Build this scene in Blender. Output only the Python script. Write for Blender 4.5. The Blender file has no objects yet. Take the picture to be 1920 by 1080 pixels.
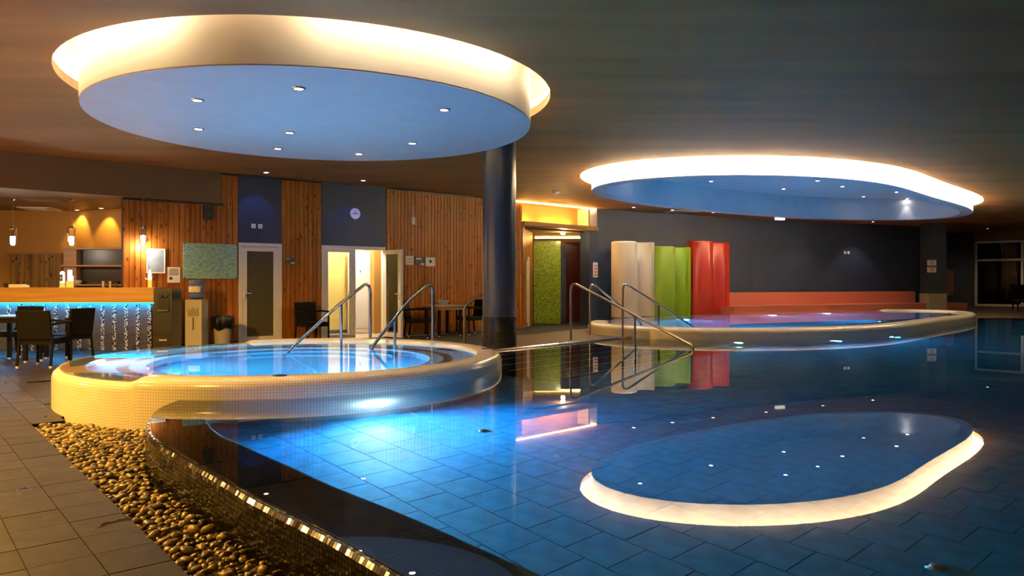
import bpy, math, random, cmath
from mathutils import Vector, Matrix
from mathutils.geometry import tessellate_polygon
random.seed(7)
PI = math.pi
scene = bpy.context.scene
COL = scene.collection

# ------------------------------------------------------------------ camera, world, exposure
F, HY, EYE = 1395.0, 531.0, 1.24            # focal length in px of a 1920 px frame, horizon row, eye height
cam = bpy.data.cameras.new('camera')
cam.sensor_width = 36.0
cam.lens = F / 1920 * 36
cam.shift_y = -(540 - HY) / 1920
cam.clip_end = 200
camo = bpy.data.objects.new('camera', cam)
COL.objects.link(camo)
camo.location = (0, 0, EYE)
camo.rotation_euler = (PI / 2, 0, 0)
scene.camera = camo
w = bpy.data.worlds.new('world')
scene.world = w
w.use_nodes = True
w.node_tree.nodes['Background'].inputs[0].default_value = (0.02, 0.022, 0.03, 1)
w.node_tree.nodes['Background'].inputs[1].default_value = 0.3
vs = scene.view_settings
vs.view_transform = 'Standard'
vs.look = 'None'
vs.gamma = 1
vs.use_curve_mapping = False
vs.exposure = 0.0
try:
    scene.cycles.use_denoising = True
    scene.cycles.sample_clamp_indirect = 20.0
    scene.cycles.max_bounces = 10
    scene.cycles.transparent_max_bounces = 16
    scene.cycles.caustics_refractive = True
    scene.cycles.caustics_reflective = False
except Exception:
    pass


# ------------------------------------------------------------------ helpers
def at(px, py, d):
    return Vector(((px - 960) / F * d, d, EYE + (HY - py) / F * d))


def on(px, py, z):
    d = F * (z - EYE) / (HY - py)
    return Vector(((px - 960) / F * d, d, z))


def onpool(px, py):                         # point of the pool floor seen at a pixel, through the refracting surface
    v = Vector(((px - 960) / F, 1, (HY - py) / F)).normalized()
    k = (EYE - ZW) / -v.z
    p = v * k + Vector((0, 0, EYE))
    hd = Vector((v.x, v.y, 0)); s_ = hd.length / 1.33
    return p + hd.normalized() * ((ZW - PZ) * s_ / math.sqrt(1 - s_ * s_)) + Vector((0, 0, PZ - ZW))


class MB:
    def __init__(self):
        self.v, self.f, self.u, self.s = [], [], [], []

    def face(self, idx, uv=None, smooth=False):
        self.f.append(tuple(idx)); self.u.append(uv); self.s.append(smooth)

    def add(self, pts):
        n = len(self.v)
        self.v += [tuple(p) for p in pts]
        return n

    def box(self, x0, x1, y0, y1, z0, z1, M=None):
        p = [Vector((x, y, z)) for z in (z0, z1) for y in (y0, y1) for x in (x0, x1)]
        if M: p = [M @ q for q in p]
        n = self.add(p)
        W, D, H = x1 - x0, y1 - y0, z1 - z0
        for q, a, b in (((0, 2, 3, 1), D, W), ((4, 5, 7, 6), W, D), ((0, 1, 5, 4), W, H), ((2, 6, 7, 3), H, W), ((0, 4, 6, 2), H, D), ((1, 3, 7, 5), D, H)):
            self.face([n + i for i in q], [(0, 0), (a, 0), (a, b), (0, b)])
        return self

    def cbox(self, c, sx, sy, sz, rz=0, rx=0, ry=0):
        M = Matrix.Translation(c) @ Matrix.Rotation(rz, 4, 'Z') @ Matrix.Rotation(ry, 4, 'Y') @ Matrix.Rotation(rx, 4, 'X')
        return self.box(-sx / 2, sx / 2, -sy / 2, sy / 2, -sz / 2, sz / 2, M)

    def flat(self, poly, z, up=True, holes=()):
        loops = [[Vector((p[0], p[1], 0)) for p in poly]] + [[Vector((p[0], p[1], 0)) for p in h] for h in holes]
        flatp = [p for l in loops for p in l]
        n = self.add([(p.x, p.y, z) for p in flatp])
        for t in tessellate_polygon(loops):
            a, b, c = (flatp[i] for i in t)
            area = (b.x - a.x) * (c.y - a.y) - (b.y - a.y) * (c.x - a.x)
            if abs(area) < 1e-9: continue
            if (area > 0) != up: t = t[::-1]
            self.face([n + i for i in t], [(flatp[i].x, flatp[i].y) for i in t])
        return self

    def side(self, poly, z0, z1, closed=True, flip=False, smooth=False):
        k = len(poly)
        n = self.add([(p[0], p[1], z0) for p in poly] + [(p[0], p[1], z1) for p in poly])
        L = 0
        for i in range(k if closed else k - 1):
            j = (i + 1) % k
            dl = math.hypot(poly[j][0] - poly[i][0], poly[j][1] - poly[i][1])
            q = [n + i, n + j, n + k + j, n + k + i]
            uv = [(L, z0), (L + dl, z0), (L + dl, z1), (L, z1)]
            if flip: q = q[::-1]; uv = uv[::-1]
            self.face(q, uv, smooth)
            L += dl
        return self

    def prism(self, poly, z0, z1):
        a = sum(poly[i - 1][0] * poly[i][1] - poly[i][0] * poly[i - 1][1] for i in range(len(poly)))
        if a < 0: poly = poly[::-1]
        self.flat(poly, z1, True); self.flat(poly, z0, False); self.side(poly, z0, z1)
        return self

    def tube(self, path, r, n=10, closed=False):
        path = [Vector(p) for p in path]
        k = len(path)
        base = len(self.v)
        up = None
        for i, p in enumerate(path):
            a = path[i - 1] if (i or closed) else p
            b = path[(i + 1) % k] if (i < k - 1 or closed) else p
            t = (b - a).normalized()
            if up is None:
                up = Vector((0, 0, 1)) if abs(t.z) < .9 else Vector((1, 0, 0))
            x = t.cross(up).normalized(); y = x.cross(t).normalized(); up = y
            rr = r[i] if isinstance(r, (list, tuple)) else r
            self.add([p + x * (rr * math.cos(2 * PI * q / n)) + y * (rr * math.sin(2 * PI * q / n)) for q in range(n)])
        for i in range(k if closed else k - 1):
            j = (i + 1) % k
            for q in range(n):
                q2 = (q + 1) % n
                self.face([base + i * n + q, base + i * n + q2, base + j * n + q2, base + j * n + q], None, True)
        if not closed:
            self.face([base + q for q in range(n)][::-1]); self.face([base + (k - 1) * n + q for q in range(n)])
        return self

    def grid(self, rows, closed_u=False, flip=False, uv=None, smooth=True):
        """rows[i][j] points; i along path, j along profile"""
        ni, nj = len(rows), len(rows[0])
        n = self.add([p for r in rows for p in r])
        for i in range(ni if closed_u else ni - 1):
            i2 = (i + 1) % ni
            for j in range(nj - 1):
                q = [n + i * nj + j, n + i2 * nj + j, n + i2 * nj + j + 1, n + i * nj + j + 1]
                c = None
                if uv: c = [uv(i, j), uv(i + 1, j), uv(i + 1, j + 1), uv(i, j + 1)]
                if flip: q = q[::-1]; c = c[::-1] if c else None
                self.face(q, c, smooth)
        return self

    def lathe(self, prof, n=32, c=(0, 0), a0=0.0, a1=2 * PI, flip=False):
        full = abs(a1 - a0 - 2 * PI) < 1e-6
        m = n if full else n + 1
        pf = prof if callable(prof) else (lambda a: prof)
        rows = []
        for i in range(m):
            a = a0 + (a1 - a0) * i / n
            rows.append([(c[0] + r * math.cos(a), c[1] + r * math.sin(a), z) for r, z in pf(a)])
        P = pf(a0)
        L = [0]
        for i in range(1, len(P)): L.append(L[-1] + math.hypot(P[i][0] - P[i - 1][0], P[i][1] - P[i - 1][1]))
        R = max(p[0] for p in P)
        return self.grid(rows, full, flip, lambda i, j: (R * (a1 - a0) * i / n, L[j]))

    def build(self, name, mat, parent=None, sharp=35):
        me = bpy.data.meshes.new(name)
        me.from_pydata(self.v, [], self.f)
        if any(self.u):
            lay = me.uv_layers.new(name='UVMap')
            k = 0
            for fi, f in enumerate(self.f):
                for q in range(len(f)):
                    if self.u[fi]: lay.data[k].uv = self.u[fi][q]
                    k += 1
        me.polygons.foreach_set('use_smooth', self.s)
        if any(self.s):
            try: me.set_sharp_from_angle(angle=math.radians(sharp))
            except Exception: pass
        me.materials.append(mat)
        me.update()
        o = bpy.data.objects.new(name, me)
        COL.objects.link(o)
        if parent: o.parent = parent
        return o


def tag(o, label=None, cat=None, group=None, kind=None):
    if label: o['label'] = label
    if cat: o['category'] = cat
    if group: o['group'] = group
    if kind: o['kind'] = kind
    return o


def thing(name, label, cat, loc=(0, 0, 0), rz=0, group=None, kind=None):
    o = bpy.data.objects.new(name, None)
    COL.objects.link(o)
    o.empty_display_size = .1
    o.location = loc; o.rotation_euler = (0, 0, rz)
    return tag(o, label, cat, group, kind)


def struct(o, label=None):
    o['kind'] = 'structure'
    if label: o['label'] = label
    return o


def copy_tree(o, parent=None):
    c = o.copy(); COL.objects.link(c)
    if parent: c.parent = parent
    for ch in list(o.children): copy_tree(ch, c)
    return c


def lamp(kind, name, parent, loc, energy, color, size=.05, spot=None, aim=None, blend=.6):
    l = bpy.data.lights.new(name, kind)
    l.energy = energy; l.color = color
    if kind in ('POINT', 'SPOT'): l.shadow_soft_size = size
    if kind == 'SPOT': l.spot_size = math.radians(spot or 90); l.spot_blend = blend
    o = bpy.data.objects.new(name, l)
    COL.objects.link(o)
    o.location = loc
    if aim is not None: o.rotation_euler = Vector(aim).to_track_quat('-Z', 'Y').to_euler()
    if parent: o.parent = parent
    return o


def catmull(pts, step=.05, closed=False):
    P = [Vector(p) for p in pts]
    n = len(P)
    out = []
    for i in range(n if closed else n - 1):
        p1, p2 = P[i], P[(i + 1) % n]
        p0 = P[i - 1] if (i or closed) else p1 * 2 - p2
        p3 = P[(i + 2) % n] if (i + 2 < n or closed) else p2 * 2 - p1
        k = max(2, int((p2 - p1).length / step))
        for q in range(k):
            t = q / k
            out.append(.5 * ((2 * p1) + (p2 - p0) * t + (2 * p0 - 5 * p1 + 4 * p2 - p3) * t * t + (3 * p1 - p0 - 3 * p2 + p3) * t ** 3))
    if not closed: out.append(P[-1])
    return out


def inside(p, poly):
    c = False
    x, y = p[0], p[1]
    for i in range(len(poly)):
        (x1, y1), (x2, y2) = poly[i - 1][:2], poly[i][:2]
        if (y1 > y) != (y2 > y) and x < (x2 - x1) * (y - y1) / (y2 - y1) + x1: c = not c
    return c


# ------------------------------------------------------------------ materials
def newmat(name):
    m = bpy.data.materials.new(name)
    m.use_nodes = True
    nt = m.node_tree
    return m, nt, nt.nodes['Principled BSDF']


def N(nt, t, **kw):
    n = nt.nodes.new(t)
    for k, v in kw.items(): setattr(n, k, v)
    return n


def ramp(nt, a, b, p0=0., p1=1.):
    r = N(nt, 'ShaderNodeValToRGB')
    r.color_ramp.elements[0].color = (*a, 1); r.color_ramp.elements[1].color = (*b, 1)
    r.color_ramp.elements[0].position = p0; r.color_ramp.elements[1].position = p1
    return r


def plain(name, col, rough=.5, metal=0., emit=None, strength=0., spec=.5, noise=0., nscale=8., bump=0., coat=0.):
    m, nt, b = newmat(name)
    b.inputs['Base Color'].default_value = (*col, 1)
    b.inputs['Roughness'].default_value = rough
    b.inputs['Metallic'].default_value = metal
    b.inputs['Specular IOR Level'].default_value = spec
    if coat: b.inputs['Coat Weight'].default_value = coat
    if emit:
        b.inputs['Emission Color'].default_value = (*emit, 1)
        b.inputs['Emission Strength'].default_value = strength
    if noise or bump:
        tc = N(nt, 'ShaderNodeTexCoord'); nz = N(nt, 'ShaderNodeTexNoise')
        nz.inputs['Scale'].default_value = nscale; nz.inputs['Detail'].default_value = 6
        nt.links.new(tc.outputs['Object'], nz.inputs['Vector'])
        if noise:
            r = ramp(nt, [max(0, c * (1 - noise)) for c in col], [min(1, c * (1 + noise)) for c in col], .3, .7)
            nt.links.new(nz.outputs['Fac'], r.inputs['Fac']); nt.links.new(r.outputs['Color'], b.inputs['Base Color'])
        if bump:
            bp = N(nt, 'ShaderNodeBump'); bp.inputs['Strength'].default_value = bump; bp.inputs['Distance'].default_value = .01
            nt.links.new(nz.outputs['Fac'], bp.inputs['Height']); nt.links.new(bp.outputs['Normal'], b.inputs['Normal'])
    return m


def glow(name, col, strength):
    m, nt, b = newmat(name)
    e = N(nt, 'ShaderNodeEmission')
    e.inputs['Color'].default_value = (*col, 1); e.inputs['Strength'].default_value = strength
    nt.links.new(e.outputs[0], nt.nodes['Material Output'].inputs[0])
    return m


def mosaic(name, c1, c2, grout, size=.026, rough=.2, mortar=.0016, vary=0., spec=.5, wsize=None):
    m, nt, b = newmat(name)
    tc = N(nt, 'ShaderNodeTexCoord'); br = N(nt, 'ShaderNodeTexBrick')
    br.offset = 0; br.squash = 1
    for k, v in (('Scale', 1), ('Mortar Size', mortar), ('Brick Width', wsize or size), ('Row Height', size), ('Mortar Smooth', .1), ('Bias', 0)):
        br.inputs[k].default_value = v
    br.inputs['Color1'].default_value = (*c1, 1); br.inputs['Color2'].default_value = (*c2, 1); br.inputs['Mortar'].default_value = (*grout, 1)
    nt.links.new(tc.outputs['UV'], br.inputs['Vector'])
    nt.links.new(br.outputs['Color'], b.inputs['Base Color'])
    b.inputs['Roughness'].default_value = rough
    b.inputs['Specular IOR Level'].default_value = spec
    bp = N(nt, 'ShaderNodeBump'); bp.invert = True
    bp.inputs['Strength'].default_value = .5; bp.inputs['Distance'].default_value = .002
    nt.links.new(br.outputs['Fac'], bp.inputs['Height'])
    nt.links.new(bp.outputs['Normal'], b.inputs['Normal'])
    return m


def wood(name, dark, light, axis='Z', scale=1.0, rough=.45, knots=True):
    m, nt, b = newmat(name)
    tc = N(nt, 'ShaderNodeTexCoord'); oi = N(nt, 'ShaderNodeObjectInfo')
    mp = N(nt, 'ShaderNodeMapping')
    s = {'X': (.6, 14, 14), 'Y': (14, .6, 14), 'Z': (14, 14, .6)}[axis]
    mp.inputs['Scale'].default_value = [q * scale for q in s]
    ad = N(nt, 'ShaderNodeVectorMath'); ad.operation = 'ADD'
    ml = N(nt, 'ShaderNodeMath'); ml.operation = 'MULTIPLY'; ml.inputs[1].default_value = 37.
    nt.links.new(oi.outputs['Random'], ml.inputs[0])
    nt.links.new(tc.outputs['Object'], ad.inputs[0]); nt.links.new(ml.outputs[0], ad.inputs[1])
    nt.links.new(ad.outputs[0], mp.inputs['Vector'])
    nz = N(nt, 'ShaderNodeTexNoise'); nz.inputs['Scale'].default_value = 1.5; nz.inputs['Detail'].default_value = 5; nz.inputs['Distortion'].default_value = .6
    nt.links.new(mp.outputs[0], nz.inputs['Vector'])
    r = ramp(nt, dark, light, .32, .68)
    nt.links.new(nz.outputs['Fac'], r.inputs['Fac'])
    col = r.outputs['Color']
    # board to board tint
    hs = N(nt, 'ShaderNodeHueSaturation')
    mr = N(nt, 'ShaderNodeMapRange'); mr.inputs['To Min'].default_value = .84; mr.inputs['To Max'].default_value = 1.12
    nt.links.new(oi.outputs['Random'], mr.inputs['Value']); nt.links.new(mr.outputs[0], hs.inputs['Value'])
    nt.links.new(col, hs.inputs['Color']); col = hs.outputs[0]
    if knots:
        m2 = N(nt, 'ShaderNodeMapping'); m2.inputs['Scale'].default_value = (10, 10, 4.2)
        nt.links.new(ad.outputs[0], m2.inputs['Vector'])
        vo = N(nt, 'ShaderNodeTexVoronoi'); vo.inputs['Scale'].default_value = 1.
        nt.links.new(m2.outputs[0], vo.inputs['Vector'])
        kr = ramp(nt, (1, 1, 1), (0, 0, 0), .09, .23)
        nt.links.new(vo.outputs['Distance'], kr.inputs['Fac'])
        mx = N(nt, 'ShaderNodeMix'); mx.data_type = 'RGBA'
        nt.links.new(kr.outputs['Color'], mx.inputs['Factor']); nt.links.new(col, mx.inputs['A'])
        mx.inputs['B'].default_value = (dark[0] * .25, dark[1] * .2, dark[2] * .2, 1)
        col = mx.outputs['Result']
    nt.links.new(col, b.inputs['Base Color'])
    b.inputs['Roughness'].default_value = rough
    b.inputs['Specular IOR Level'].default_value = .22
    return m


def water(name, tint, wob=.0, refract=False):
    m, nt, b = newmat(name)
    nt.nodes.remove(b)
    fr = N(nt, 'ShaderNodeFresnel'); fr.inputs['IOR'].default_value = 1.33
    tr = N(nt, 'ShaderNodeBsdfRefraction' if refract else 'ShaderNodeBsdfTransparent'); tr.inputs[0].default_value = (*tint, 1)
    if refract: tr.inputs['IOR'].default_value = 1.33; tr.inputs['Roughness'].default_value = 0
    gl = N(nt, 'ShaderNodeBsdfGlossy'); gl.inputs['Roughness'].default_value = 0.0; gl.inputs['Color'].default_value = (.96, .97, 1, 1)
    mx = N(nt, 'ShaderNodeMixShader')
    nt.links.new(fr.outputs[0], mx.inputs[0]); nt.links.new(tr.outputs[0], mx.inputs[1]); nt.links.new(gl.outputs[0], mx.inputs[2])
    nt.links.new(mx.outputs[0], nt.nodes['Material Output'].inputs[0])
    if wob:
        tc = N(nt, 'ShaderNodeTexCoord'); nz = N(nt, 'ShaderNodeTexNoise'); nz.inputs['Scale'].default_value = 5; nz.inputs['Detail'].default_value = 2
        bp = N(nt, 'ShaderNodeBump'); bp.inputs['Strength'].default_value = wob; bp.inputs['Distance'].default_value = .01
        nt.links.new(tc.outputs['Object'], nz.inputs['Vector']); nt.links.new(nz.outputs['Fac'], bp.inputs['Height'])
        nt.links.new(bp.outputs['Normal'], gl.inputs['Normal'])
    return m


def glass(name, tint, ior=1.45, rough=.0):
    m, nt, b = newmat(name)
    nt.nodes.remove(b)
    fr = N(nt, 'ShaderNodeFresnel'); fr.inputs['IOR'].default_value = ior
    tr = N(nt, 'ShaderNodeBsdfTransparent'); tr.inputs[0].default_value = (*tint, 1)
    gl = N(nt, 'ShaderNodeBsdfGlossy'); gl.inputs['Roughness'].default_value = rough
    mx = N(nt, 'ShaderNodeMixShader')
    nt.links.new(fr.outputs[0], mx.inputs[0]); nt.links.new(tr.outputs[0], mx.inputs[1]); nt.links.new(gl.outputs[0], mx.inputs[2])
    nt.links.new(mx.outputs[0], nt.nodes['Material Output'].inputs[0])
    return m


def floor_mat():
    m, nt, b = newmat('floor_tile')
    tc = N(nt, 'ShaderNodeTexCoord'); gm = N(nt, 'ShaderNodeNewGeometry'); oi = N(nt, 'ShaderNodeObjectInfo')
    nz = N(nt, 'ShaderNodeTexNoise'); nz.inputs['Scale'].default_value = 9; nz.inputs['Detail'].default_value = 6
    nt.links.new(gm.outputs['Position'], nz.inputs['Vector'])
    r = ramp(nt, (.024, .020, .018), (.046, .040, .036), .3, .7)
    nt.links.new(nz.outputs['Fac'], r.inputs['Fac'])
    hs = N(nt, 'ShaderNodeHueSaturation')
    mr = N(nt, 'ShaderNodeMapRange'); mr.inputs['To Min'].default_value = .85; mr.inputs['To Max'].default_value = 1.12
    nt.links.new(oi.outputs['Random'], mr.inputs['Value']); nt.links.new(mr.outputs[0], hs.inputs['Value']); nt.links.new(r.outputs[0], hs.inputs['Color'])
    # wet patches
    n2 = N(nt, 'ShaderNodeTexNoise'); n2.inputs['Scale'].default_value = 2.1; n2.inputs['Detail'].default_value = 3
    nt.links.new(gm.outputs['Position'], n2.inputs['Vector'])
    wr = ramp(nt, (0, 0, 0), (1, 1, 1), .655, .68)
    nt.links.new(n2.outputs['Fac'], wr.inputs['Fac'])
    mx = N(nt, 'ShaderNodeMix'); mx.data_type = 'RGBA'
    nt.links.new(wr.outputs[0], mx.inputs['Factor']); nt.links.new(hs.outputs[0], mx.inputs['A']); mx.inputs['B'].default_value = (.02, .017, .014, 1)
    nt.links.new(mx.outputs['Result'], b.inputs['Base Color'])
    b.inputs['Specular IOR Level'].default_value = .16
    rr = N(nt, 'ShaderNodeMapRange'); rr.inputs['To Min'].default_value = .5; rr.inputs['To Max'].default_value = .12
    nt.links.new(wr.outputs[0], rr.inputs['Value']); nt.links.new(rr.outputs[0], b.inputs['Roughness'])
    return m


def ceiling_mat():
    m, nt, b = newmat('ceiling_paint')
    tc = N(nt, 'ShaderNodeTexCoord'); mp = N(nt, 'ShaderNodeMapping')
    mp.inputs['Rotation'].default_value = (0, 0, math.radians(-48)); mp.inputs['Scale'].default_value = (.22, 1.9, 1)
    nt.links.new(tc.outputs['Object'], mp.inputs['Vector'])
    nz = N(nt, 'ShaderNodeTexNoise'); nz.inputs['Scale'].default_value = 1.2; nz.inputs['Detail'].default_value = 8
    nt.links.new(mp.outputs[0], nz.inputs['Vector'])
    r = ramp(nt, (.30, .132, .034), (.45, .204, .056), .3, .72)
    nt.links.new(nz.outputs['Fac'], r.inputs['Fac']); nt.links.new(r.outputs[0], b.inputs['Base Color'])
    b.inputs['Roughness'].default_value = .6
    bp = N(nt, 'ShaderNodeBump'); bp.inputs['Strength'].default_value = .25; bp.inputs['Distance'].default_value = .02
    nt.links.new(nz.outputs['Fac'], bp.inputs['Height']); nt.links.new(bp.outputs['Normal'], b.inputs['Normal'])
    return m


def board_print():
    m, nt, b = newmat('board_print')
    tc = N(nt, 'ShaderNodeTexCoord'); mp = N(nt, 'ShaderNodeMapping'); mp.inputs['Scale'].default_value = (9, 9, 45)
    nt.links.new(tc.outputs['Object'], mp.inputs['Vector'])
    nz = N(nt, 'ShaderNodeTexNoise'); nz.inputs['Scale'].default_value = 1.4; nz.inputs['Detail'].default_value = 4; nz.inputs['Distortion'].default_value = .7
    nt.links.new(mp.outputs[0], nz.inputs['Vector'])
    r = ramp(nt, (.14, .32, .28), (.44, .66, .56), .36, .64)
    nt.links.new(nz.outputs['Fac'], r.inputs['Fac']); nt.links.new(r.outputs[0], b.inputs['Base Color'])
    b.inputs['Roughness'].default_value = .12
    return m


def sparkle(name, base, bright, thresh=.55, scale=60., rough=.15, metal=.3):
    """tiny glass mosaic with tiles of uneven brightness"""
    m, nt, b = newmat(name)
    tc = N(nt, 'ShaderNodeTexCoord')
    vo = N(nt, 'ShaderNodeTexVoronoi'); vo.inputs['Scale'].default_value = scale; vo.inputs['Randomness'].default_value = .35
    nt.links.new(tc.outputs['Object'], vo.inputs['Vector'])
    sp = N(nt, 'ShaderNodeSeparateColor'); nt.links.new(vo.outputs['Color'], sp.inputs[0])
    r = ramp(nt, base, bright, thresh, min(1, thresh + .25))
    nt.links.new(sp.outputs[0], r.inputs['Fac']); nt.links.new(r.outputs[0], b.inputs['Base Color'])
    b.inputs['Roughness'].default_value = rough; b.inputs['Metallic'].default_value = metal
    bp = N(nt, 'ShaderNodeBump'); bp.inputs['Strength'].default_value = .6; bp.inputs['Distance'].default_value = .004
    nt.links.new(sp.outputs[1], bp.inputs['Height']); nt.links.new(bp.outputs['Normal'], b.inputs['Normal'])
    return m


M = {}
M['ceiling'] = ceiling_mat()
M['floor'] = floor_mat()
M['grout'] = plain('grout', (.016, .0145, .013), .8)
M['deck'] = plain('deck_tile', (.085, .058, .038), .6, noise=.25, nscale=30, bump=.1, spec=.12)
M['cream'] = mosaic('cream_mosaic', (.70, .64, .52), (.66, .60, .48), (.36, .30, .21), rough=.18)
M['cream_in'] = mosaic('pale_blue_mosaic', (.10, .48, .72), (.09, .45, .70), (.08, .34, .52), rough=.25)
M['bench_in'] = mosaic('lilac_mosaic', (.58, .62, .76), (.54, .58, .74), (.4, .44, .56), rough=.25)
M['brownband'] = mosaic('brown_mosaic', (.16, .085, .07), (.13, .07, .06), (.1, .07, .06), rough=.25)
M['black_mosaic'] = mosaic('black_mosaic', (.02, .018, .017), (.014, .012, .012), (.07, .06, .055), rough=.14)
M['lip_tile'] = plain('lip_tile', (.010, .0075, .006), .12, spec=.7)
M['lip_body'] = plain('lip_grout', (.03, .024, .02), .5)
M['pool_tile'] = plain('pool_tile', (.02, .20, .45), .4, noise=.3, nscale=7)
M['pool_grout'] = plain('pool_grout', (.05, .12, .18), .7)
M['water'] = water('pool_water', (.80, .95, 1.0), refract=True)
M['water_spa'] = water('spa_water', (.86, .97, 1.0), refract=True)
M['white'] = plain('white_plaster', (.82, .80, .76), .6)
M['disc_white'] = plain('disc_white', (.74, .74, .76), .55, noise=.04, nscale=3)
M['plank'] = wood('pine_board', (.23, .072, .009), (.44, .150, .019))
M['plank_gap'] = plain('board_gap', (.035, .014, .005), .9)
M['navy'] = plain('navy_paint', (.021, .031, .064), .55, noise=.08, nscale=2)
M['navy_col'] = plain('dark_column_paint', (.042, .048, .064), .32, spec=.5)
M['ochre'] = plain('ochre_paint', (.46, .24, .06), .6)
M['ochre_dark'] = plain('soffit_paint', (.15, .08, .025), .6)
M['yellow'] = plain('yellow_paint', (.80, .62, .22), .6)
M['pvc'] = plain('white_frame', (.80, .76, .70), .35)
M['steel'] = plain('stainless_steel', (.50, .48, .46), .2, metal=1.)
M['alu'] = plain('aluminium', (.6, .6, .6), .35, metal=1.)
M['darkglass'] = plain('smoked_glass', (.10, .085, .045), .05, spec=.6)
M['clear'] = glass('clear_glass', (.93, .95, .93))
M['nightglass'] = glass('night_glass', (.55, .55, .55), 1.5)
M['wicker'] = plain('dark_wicker', (.0065, .0052, .005), .7, bump=.3, nscale=90, spec=.12)
M['black'] = plain('black_plastic', (.015, .014, .014), .3)
M['blacksatin'] = plain('dark_metal_paint', (.035, .03, .026), .3)
M['foot'] = plain('foot_cap', (.6, .55, .5), .4)
M['counter'] = wood('counter_wood', (.42, .22, .07), (.58, .33, .12), 'X', .7, .3, knots=False)
M['shelfwood'] = wood('shelf_wood', (.24, .13, .07), (.34, .20, .11), 'X', .7, .4, knots=False)
M['bardoor'] = wood('bar_panel_wood', (.13, .07, .02), (.34, .20, .07), 'Z', .8, .5)
M['slate'] = plain('slate_tile', (.06, .058, .062), .35, noise=.2, nscale=20)
M['glitter'] = sparkle('silver_mosaic', (.03, .03, .035), (.85, .8, .7), .55, 75)
M['greenmos'] = sparkle('green_glitter_mosaic', (.14, .24, .006), (.34, .46, .04), .35, 45, .22, .0)
M['redmos'] = mosaic('dark_red_mosaic', (.14, .012, .014), (.09, .008, .01), (.05, .01, .01), rough=.2)
M['scr_cream'] = mosaic('screen_cream', (.80, .70, .52), (.78, .68, .50), (.6, .5, .36), .03, .3, .001)
M['scr_green'] = mosaic('screen_green', (.26, .42, .012), (.24, .39, .012), (.16, .27, .01), .03, .3, .001)
M['scr_red'] = mosaic('screen_red', (.55, .045, .02), (.50, .035, .016), (.32, .02, .012), .03, .25, .001)
M['pink'] = mosaic('coral_mosaic', (.72, .22, .14), (.68, .20, .13), (.5, .15, .1), .03, .3, .001)
M['beige'] = mosaic('beige_mosaic', (.42, .34, .2), (.36, .29, .17), (.22, .18, .12), .03, .4, .002)
M['paper'] = plain('paper', (.82, .78, .72), .5)
M['ink'] = plain('ink', (.05, .045, .04), .6)
M['redink'] = plain('red_ink', (.5, .06, .04), .6)
M['signgrey'] = plain('sign_grey', (.06, .06, .065), .4)
M['board'] = board_print()
M['screenblue'] = plain('poster_print', (.30, .36, .44), .15, noise=.2, nscale=5)
M['bluebottle'] = plain('blue_bottle', (.10, .16, .42), .08, spec=.7)
M['label'] = plain('bottle_label', (.7, .6, .45), .5, noise=.4, nscale=40)
M['coolgrey'] = plain('cooler_grey', (.52, .46, .38), .35)
M['bin'] = plain('bin_grey', (.35, .32, .28), .5)
M['bag'] = plain('bin_bag', (.006, .006, .006), .22, bump=1., nscale=25, spec=.35)
M['firered'] = plain('fire_red', (.20, .012, .010), .3)
M['tealstrip'] = plain('teal_strip', (.02, .25, .3), .2)
M['curtain_y'] = plain('olive_curtain', (.35, .30, .03), .8)
M['curtain_w'] = plain('pale_curtain', (.5, .42, .35), .8)
M['tile_light'] = plain('pale_floor', (.55, .45, .32), .4)
M['baseb'] = plain('grey_skirting', (.12, .11, .11), .5)
M['grille'] = plain('vent_grille', (.22, .16, .12), .5)
M['ventwhite'] = plain('vent_white', (.6, .56, .5), .5)
M['pebble'] = None
# light-giving materials
WARM = (1.0, .62, .26)
M['e_cove1'] = glow('drum_tube_light', (1.0, .76, .45), 52)
M['e_cove2'] = glow('oval_tube_light', (1.0, .76, .44), 560)
M['e_gold'] = glow('corridor_tube_light', (1.0, .58, .15), 90)
M['e_down'] = glow('spot_lens', (1.0, .95, .95), 45)
M['e_downwarm'] = glow('spot_lens_warm', (1.0, .7, .4), 25)
M['e_pool'] = glow('pool_lamp_lens', (.55, .8, 1.0), 40)
M['e_poolsmall'] = glow('pool_lamp_small', (.5, .75, 1.0), 25)
M['e_led'] = glow('step_led', (.3, .8, 1.0), 1.4)
M['e_barled'] = glow('bar_led', (.0, .42, 1.0), 320)
M['e_pend'] = glow('pendant_glow', (.95, .8, 1.0), 12)
M['e_amber'] = glow('tap_amber', (1.0, .45, .06), 1.6)
M['e_tapw'] = glow('tap_white', (1.0, .95, 1.0), 1.5)
M['e_shade'] = glow('added_lamp_shade', (1, .6, .2), 2.0)  # shade of the added standing lamps
M['e_exit'] = glow('emergency_light', (1.0, .95, .75), 1.2)


def pebble_mat():
    m, nt, b = newmat('pebble_stone')
    oi = N(nt, 'ShaderNodeObjectInfo'); at_ = N(nt, 'ShaderNodeAttribute'); at_.attribute_name = 'tone'
    ad = N(nt, 'ShaderNodeMath'); ad.operation = 'ADD'
    nt.links.new(oi.outputs['Random'], ad.inputs[0]); nt.links.new(at_.outputs['Fac'], ad.inputs[1])
    fr = N(nt, 'ShaderNodeMath'); fr.operation = 'FRACT'; nt.links.new(ad.outputs[0], fr.inputs[0])
    r = ramp(nt, (.04, .025, .009), (.34, .23, .07), 0, 1)
    nt.links.new(fr.outputs[0], r.inputs['Fac']); nt.links.new(r.outputs[0], b.inputs['Base Color'])
    b.inputs['Roughness'].default_value = .42
    return m


M['pebble'] = pebble_mat()

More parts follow.
